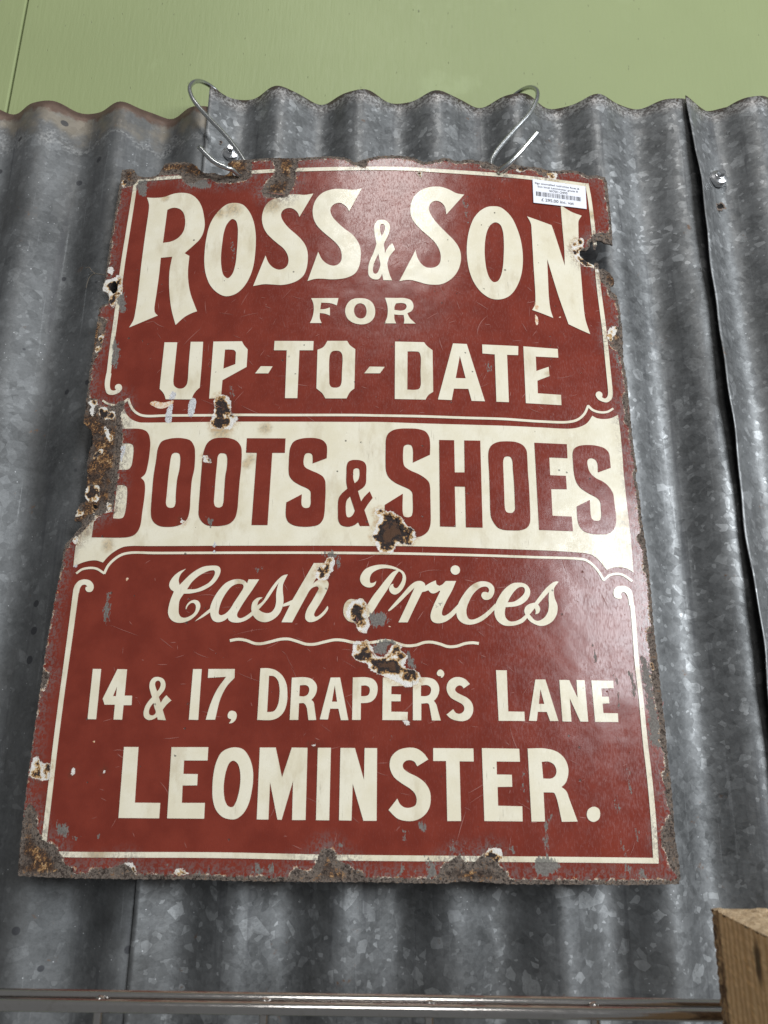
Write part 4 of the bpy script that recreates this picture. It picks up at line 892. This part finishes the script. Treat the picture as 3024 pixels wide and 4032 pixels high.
# ================================================================== roofing screws and rivet holes
STEEL = plain('screw_steel', (0.70, 0.70, 0.71), 0.24, 1.0)
def lathe(prof, seg=28):
    """profile (radius, out) turned about the axis that points out of the wall (-y)"""
    V, Fs = [], []
    for r_, h in prof:
        for k in range(seg):
            a = 2 * math.pi * k / seg; V.append((r_ * math.cos(a), -h, r_ * math.sin(a)))
    for i in range(len(prof) - 1):
        for k in range(seg):
            k2 = (k + 1) % seg; Fs.append((i * seg + k, (i + 1) * seg + k, (i + 1) * seg + k2, i * seg + k2))
    Fs.append(tuple((len(prof) - 1) * seg + k for k in range(seg))[::-1])
    return V, Fs
def screw(px, py, Y, tilt, label, sc=1.0):
    t = empty('roofing_screw', tuple(at(px, py, Y)))
    t.rotation_euler = (tilt[0], 0, tilt[1]); t.scale = (sc,) * 3
    V, Fs = lathe([(0.0072, -0.003), (0.0074, 0.0006), (0.0070, 0.0012), (0.0064, 0.0017), (0.0044, 0.0022), (0.0040, 0.0026), (0.0001, 0.0027)])
    mesh_obj('washer', V, Fs, STEEL, t)
    V, Fs = lathe([(0.0042, 0.0022), (0.0043, 0.0032), (0.0030, 0.0034)], 28)
    mesh_obj('flange', V, Fs, STEEL, t)
    V, Fs = lathe([(0.0031, 0.0024), (0.0031, 0.0066), (0.0026, 0.0071), (0.0001, 0.0072)], 6)
    mesh_obj('hex_head', V, Fs, STEEL, t, smooth_shade=False)
    return tag(t, label, 'screw', 'roofing screws in the corrugated sheets')
def wall_y(px, py, off):
    y = 0.0
    for _ in range(6): y = -AMP * math.cos(2 * math.pi * (at(px, py, y)[0] - X0) / PITCH_X) + off
    return y
screw(2830, 700, wall_y(2830, 700, -0.0078), (R(-6), R(2)), 'hex head roofing screw with washer beside the dark sheet seam', 1.22)
screw(909, 602, wall_y(909, 602, -0.0036), (R(-4), R(8)), 'hex head roofing screw partly behind the S hook above the letter R', 1.15)
DARKHOLE = plain('hole_shadow', (0.012, 0.010, 0.009), 1.0)
def ragged_hole(px, py, Y, r_, label, seed):
    rs = random.Random(seed); k = 18
    base = at(px, py, Y)
    rad = [r_ * rs.uniform(0.6, 1.25) for _ in range(k)]
    V = [(0.0, 0.0009, 0.0)]; Fs = []
    for ring_, (f_, h) in enumerate(((0.55, 0.0006), (0.95, -0.0001), (1.15, -0.0005), (1.45, 0.0002))):
        for i in range(k):
            a = 2 * math.pi * i / k; V.append((rad[i] * f_ * math.cos(a), h, rad[i] * f_ * math.sin(a) * 0.9))
    for i in range(k): Fs.append((0, 1 + (i + 1) % k, 1 + i))
    for q in range(3):
        for i in range(k):
            a, b = 1 + q * k + i, 1 + q * k + (i + 1) % k
            Fs.append((a, b, b + k, a + k))
    m = bpy.data.materials.get('torn_iron') or plain('torn_iron', (0.20, 0.15, 0.12), 0.75, 0.3)
    o = mesh_obj('punched_hole', V, Fs, DARKHOLE); o.data.materials.append(m)
    for p in o.data.polygons: p.material_index = 0 if p.index < k * 2 else 1
    o.location = base
    return tag(o, label, 'hole')
ragged_hole(2836, 812, wall_y(2836, 812, -0.0058), 0.0040, 'ragged rusty nail hole just below the screw by the seam', 3)
ragged_hole(867, 562, wall_y(867, 562, -0.0016), 0.0017, 'small dark nail hole by the screw behind the hook', 5)

# ================================================================== chrome wire rack below
CHROME = chrome('worn_chrome', (0.50, 0.475, 0.455), 0.12, 250)
rack = empty('wire_rack', (0, -0.178, 1.30)); tag(rack, 'chrome wire rack rail with upright wires below the sign', 'rack')
Y_ROD = -0.178
pL, pR = at(0, 3955, Y_ROD), at(2824, 3997, Y_ROD)
dir_ = (pR - pL) / np.linalg.norm(pR - pL)
A_, B_ = pL - dir_ * 0.30, pR + dir_ * 0.08
def rk(V): return np.array(V) - np.array([0, -0.178, 1.30])
def rod(a, b, r_, n=60):
    return tube(np.array([a + (b - a) * t for t in np.linspace(0, 1, n)]), r_, 20)
V, Fs = rod(A_, B_, 0.0031); mesh_obj('rod', rk(V), Fs, CHROME, rack)
o2 = np.array([0, 0.0112, 0.0012])
V, Fs = rod(A_ + o2, B_ + o2, 0.0031); mesh_obj('rod', rk(V), Fs, CHROME, rack)
for k in range(-1, 5):
    px = 395 + 648 * k
    top = at(px, 3919 + 0.0124 * px * 1.0, Y_ROD + 0.0056)
    z1 = top[2] + 0.0005
    zs = [z1 - 0.24, z1 - 0.12, z1 - 0.05, z1 - 0.012, z1 - 0.0024, z1 - 0.0010, z1 - 0.0003, z1]
    V, Fs = tube(np.array([(top[0], Y_ROD + 0.0056, z) for z in zs]), np.array([1, 1, 1, 1, 1, 0.86, 0.6, 0.2]) * 0.0026, 16)
    mesh_obj('upright_wire', rk(V), Fs, CHROME, rack)

# ================================================================== timber post
def pine():
    m = NT('sawn_pine'); P = m.obj()
    warp = m.noise(m.obj((1, 1, 0.15)), 60, 4, 0.6)
    g = m.n('ShaderNodeTexWave', wave_type='BANDS', bands_direction='Y')
    m.put(g.inputs['Vector'], m.obj((1, 1, 0.06))); g.inputs['Scale'].default_value = 55; g.inputs['Distortion'].default_value = 5.0; g.inputs['Detail'].default_value = 3; g.inputs['Detail Scale'].default_value = 1.5
    fib = m.noise(m.obj((900, 900, 25)), 1.0, 3, 0.6)
    c = m.mix(m.step(g.outputs['Fac'], 0.3, 0.9), (0.80, 0.54, 0.28), (0.62, 0.38, 0.17))
    c = m.mix(m.mul(m.step(fib, 0.5, 0.75), 0.35), c, (0.40, 0.25, 0.12))
    c = m.mix(m.mul(m.step(warp, 0.5, 0.7), 0.4), c, (0.62, 0.43, 0.24))
    geo = m.n('ShaderNodeNewGeometry'); sx = m.n('ShaderNodeSeparateXYZ'); m.put(sx.inputs[0], geo.outputs['Normal'])
    endg = m.step(sx.outputs[2], 0.6, 0.8)
    eg = m.noise(P, 700, 4, 0.7)
    c = m.mix(endg, c, m.mix(m.step(eg, 0.35, 0.65), (0.50, 0.34, 0.19), (0.70, 0.54, 0.35)))
    wane = m.attr('wane')
    c = m.mix(m.mul(wane, m.step(m.noise(m.obj((1, 1, 0.5)), 330, 4, 0.7), 0.35, 0.6, 0.35, 0.95)), c, (0.075, 0.038, 0.018))
    knot = m.attr('knot')
    c = m.mix(m.step(knot, 0.35, 0.75, 0, 0.9), c, (0.060, 0.034, 0.014))
    c = m.mix(m.mul(m.step(knot, 0.80, 0.95), 0.8), c, (0.10, 0.10, 0.03))
    h = m.add(m.mul(fib, 0.5), m.mul(endg, m.mul(eg, 1.6)))
    return m.set(Base_Color=c, Roughness=0.72, Normal=m.bump(h, 0.0010, 0.7))
c1 = at(2800, 3578, -0.195)
px_, pz_ = c1[0], c1[2]
Wd, Dp, Ht = 0.075, 0.10, 0.36
k1 = CAM + ray(2985, 3790) * ((px_ - CAM[0]) / ray(2985, 3790)[0])
V, Fs = [], []
cr_ = [(px_, -0.195), (px_ - 0.0006, -0.199), (px_, -0.203)] + [(px_, -0.203 - i * (Dp - 0.010) / 40) for i in range(1, 41)] + [(px_ + 0.002, -0.195 - Dp), (px_ + Wd, -0.195 - Dp), (px_ + Wd, -0.195)]
zl = np.concatenate([pz_ - np.linspace(0, 0.14, 90) ** 1.0, np.linspace(pz_ - 0.15, pz_ - Ht, 10)])
wane, knot = [], []
rs = np.random.default_rng(5)
for zi, z in enumerate(zl):
    for ci, (x, y) in enumerate(cr_):
        jx = rs.normal(0, 0.00018) + (rs.normal(0, 0.00022) if ci in (0, 1) else 0)
        dz = rs.normal(0, 0.0006) if zi == 0 else 0
        V.append((x + jx, y + (rs.normal(0, 0.0002) if ci < 2 else 0), z + dz))
        wane.append(1.0 if ci <= 2 else 0.0)
        q = math.hypot((y - k1[1]) / 0.0055, (z - k1[2]) / 0.016); knot.append(max(0, 1 - q * 0.8) if 3 <= ci <= 42 else 0)
nc = len(cr_)
for zi in range(len(zl) - 1):
    for ci in range(nc):
        a, b = zi * nc + ci, zi * nc + (ci + 1) % nc
        Fs.append((a, a + nc, b + nc, b))
# sawn end: a grid so that the rough saw cut shows
n0 = len(V)
gx, gy = 26, 34
for j in range(gy + 1):
    for i in range(gx + 1):
        x = px_ + Wd * i / gx; y = -0.195 - Dp * j / gy
        edge_ = i in (0, gx) or j in (0, gy)
        V.append((x, y, pz_ + (0.0 if edge_ else rs.normal(0.0002, 0.0005)))); wane.append(0.0); knot.append(0.0)
for j in range(gy):
    for i in range(gx):
        a = n0 + j * (gx + 1) + i; Fs.append((a, a + gx + 1, a + gx + 2, a + 1))
o = mesh_obj('timber_post', V, Fs, pine(), smooth_shade=False, attrs={'wane': wane, 'knot': knot})
tag(o, 'sawn pine post end in front of the chrome rack rail', 'post')
# a wisp of dry stalk caught behind the sign's torn edge
STALK = plain('dry_stalk_fibre', (0.16, 0.13, 0.095), 0.9)
stalk = empty('dry_stalk', tuple(at(400, 1080, -0.02))); tag(stalk, 'thin dry forked stalk caught at the torn rusty side of the sign', 'stalk')
sb_ = at(400, 1080, -0.02)
for pth in ([(440, 1090, -0.026), (408, 1082, -0.022), (375, 1076, -0.018), (362, 1067, -0.016), (350, 1052, -0.015), (334, 1057, -0.014)], [(374, 1077, -0.018), (360, 1084, -0.016), (350, 1096, -0.015), (344, 1114, -0.014), (338, 1136, -0.013)]):
    V, Fs = tube(curve3([at(*p) for p in pth], 5), np.linspace(0.00045, 0.0002, (len(pth) - 1) * 5 + 1), 6)
    mesh_obj('stem', np.array(V) - sb_, Fs, STALK, stalk)
print('done', 'pitch', PITCH_X, 'sign w', outline.min(0), outline.max(0), 'verts', sum(len(o.data.vertices) for o in COL.objects if o.type == 'MESH'))
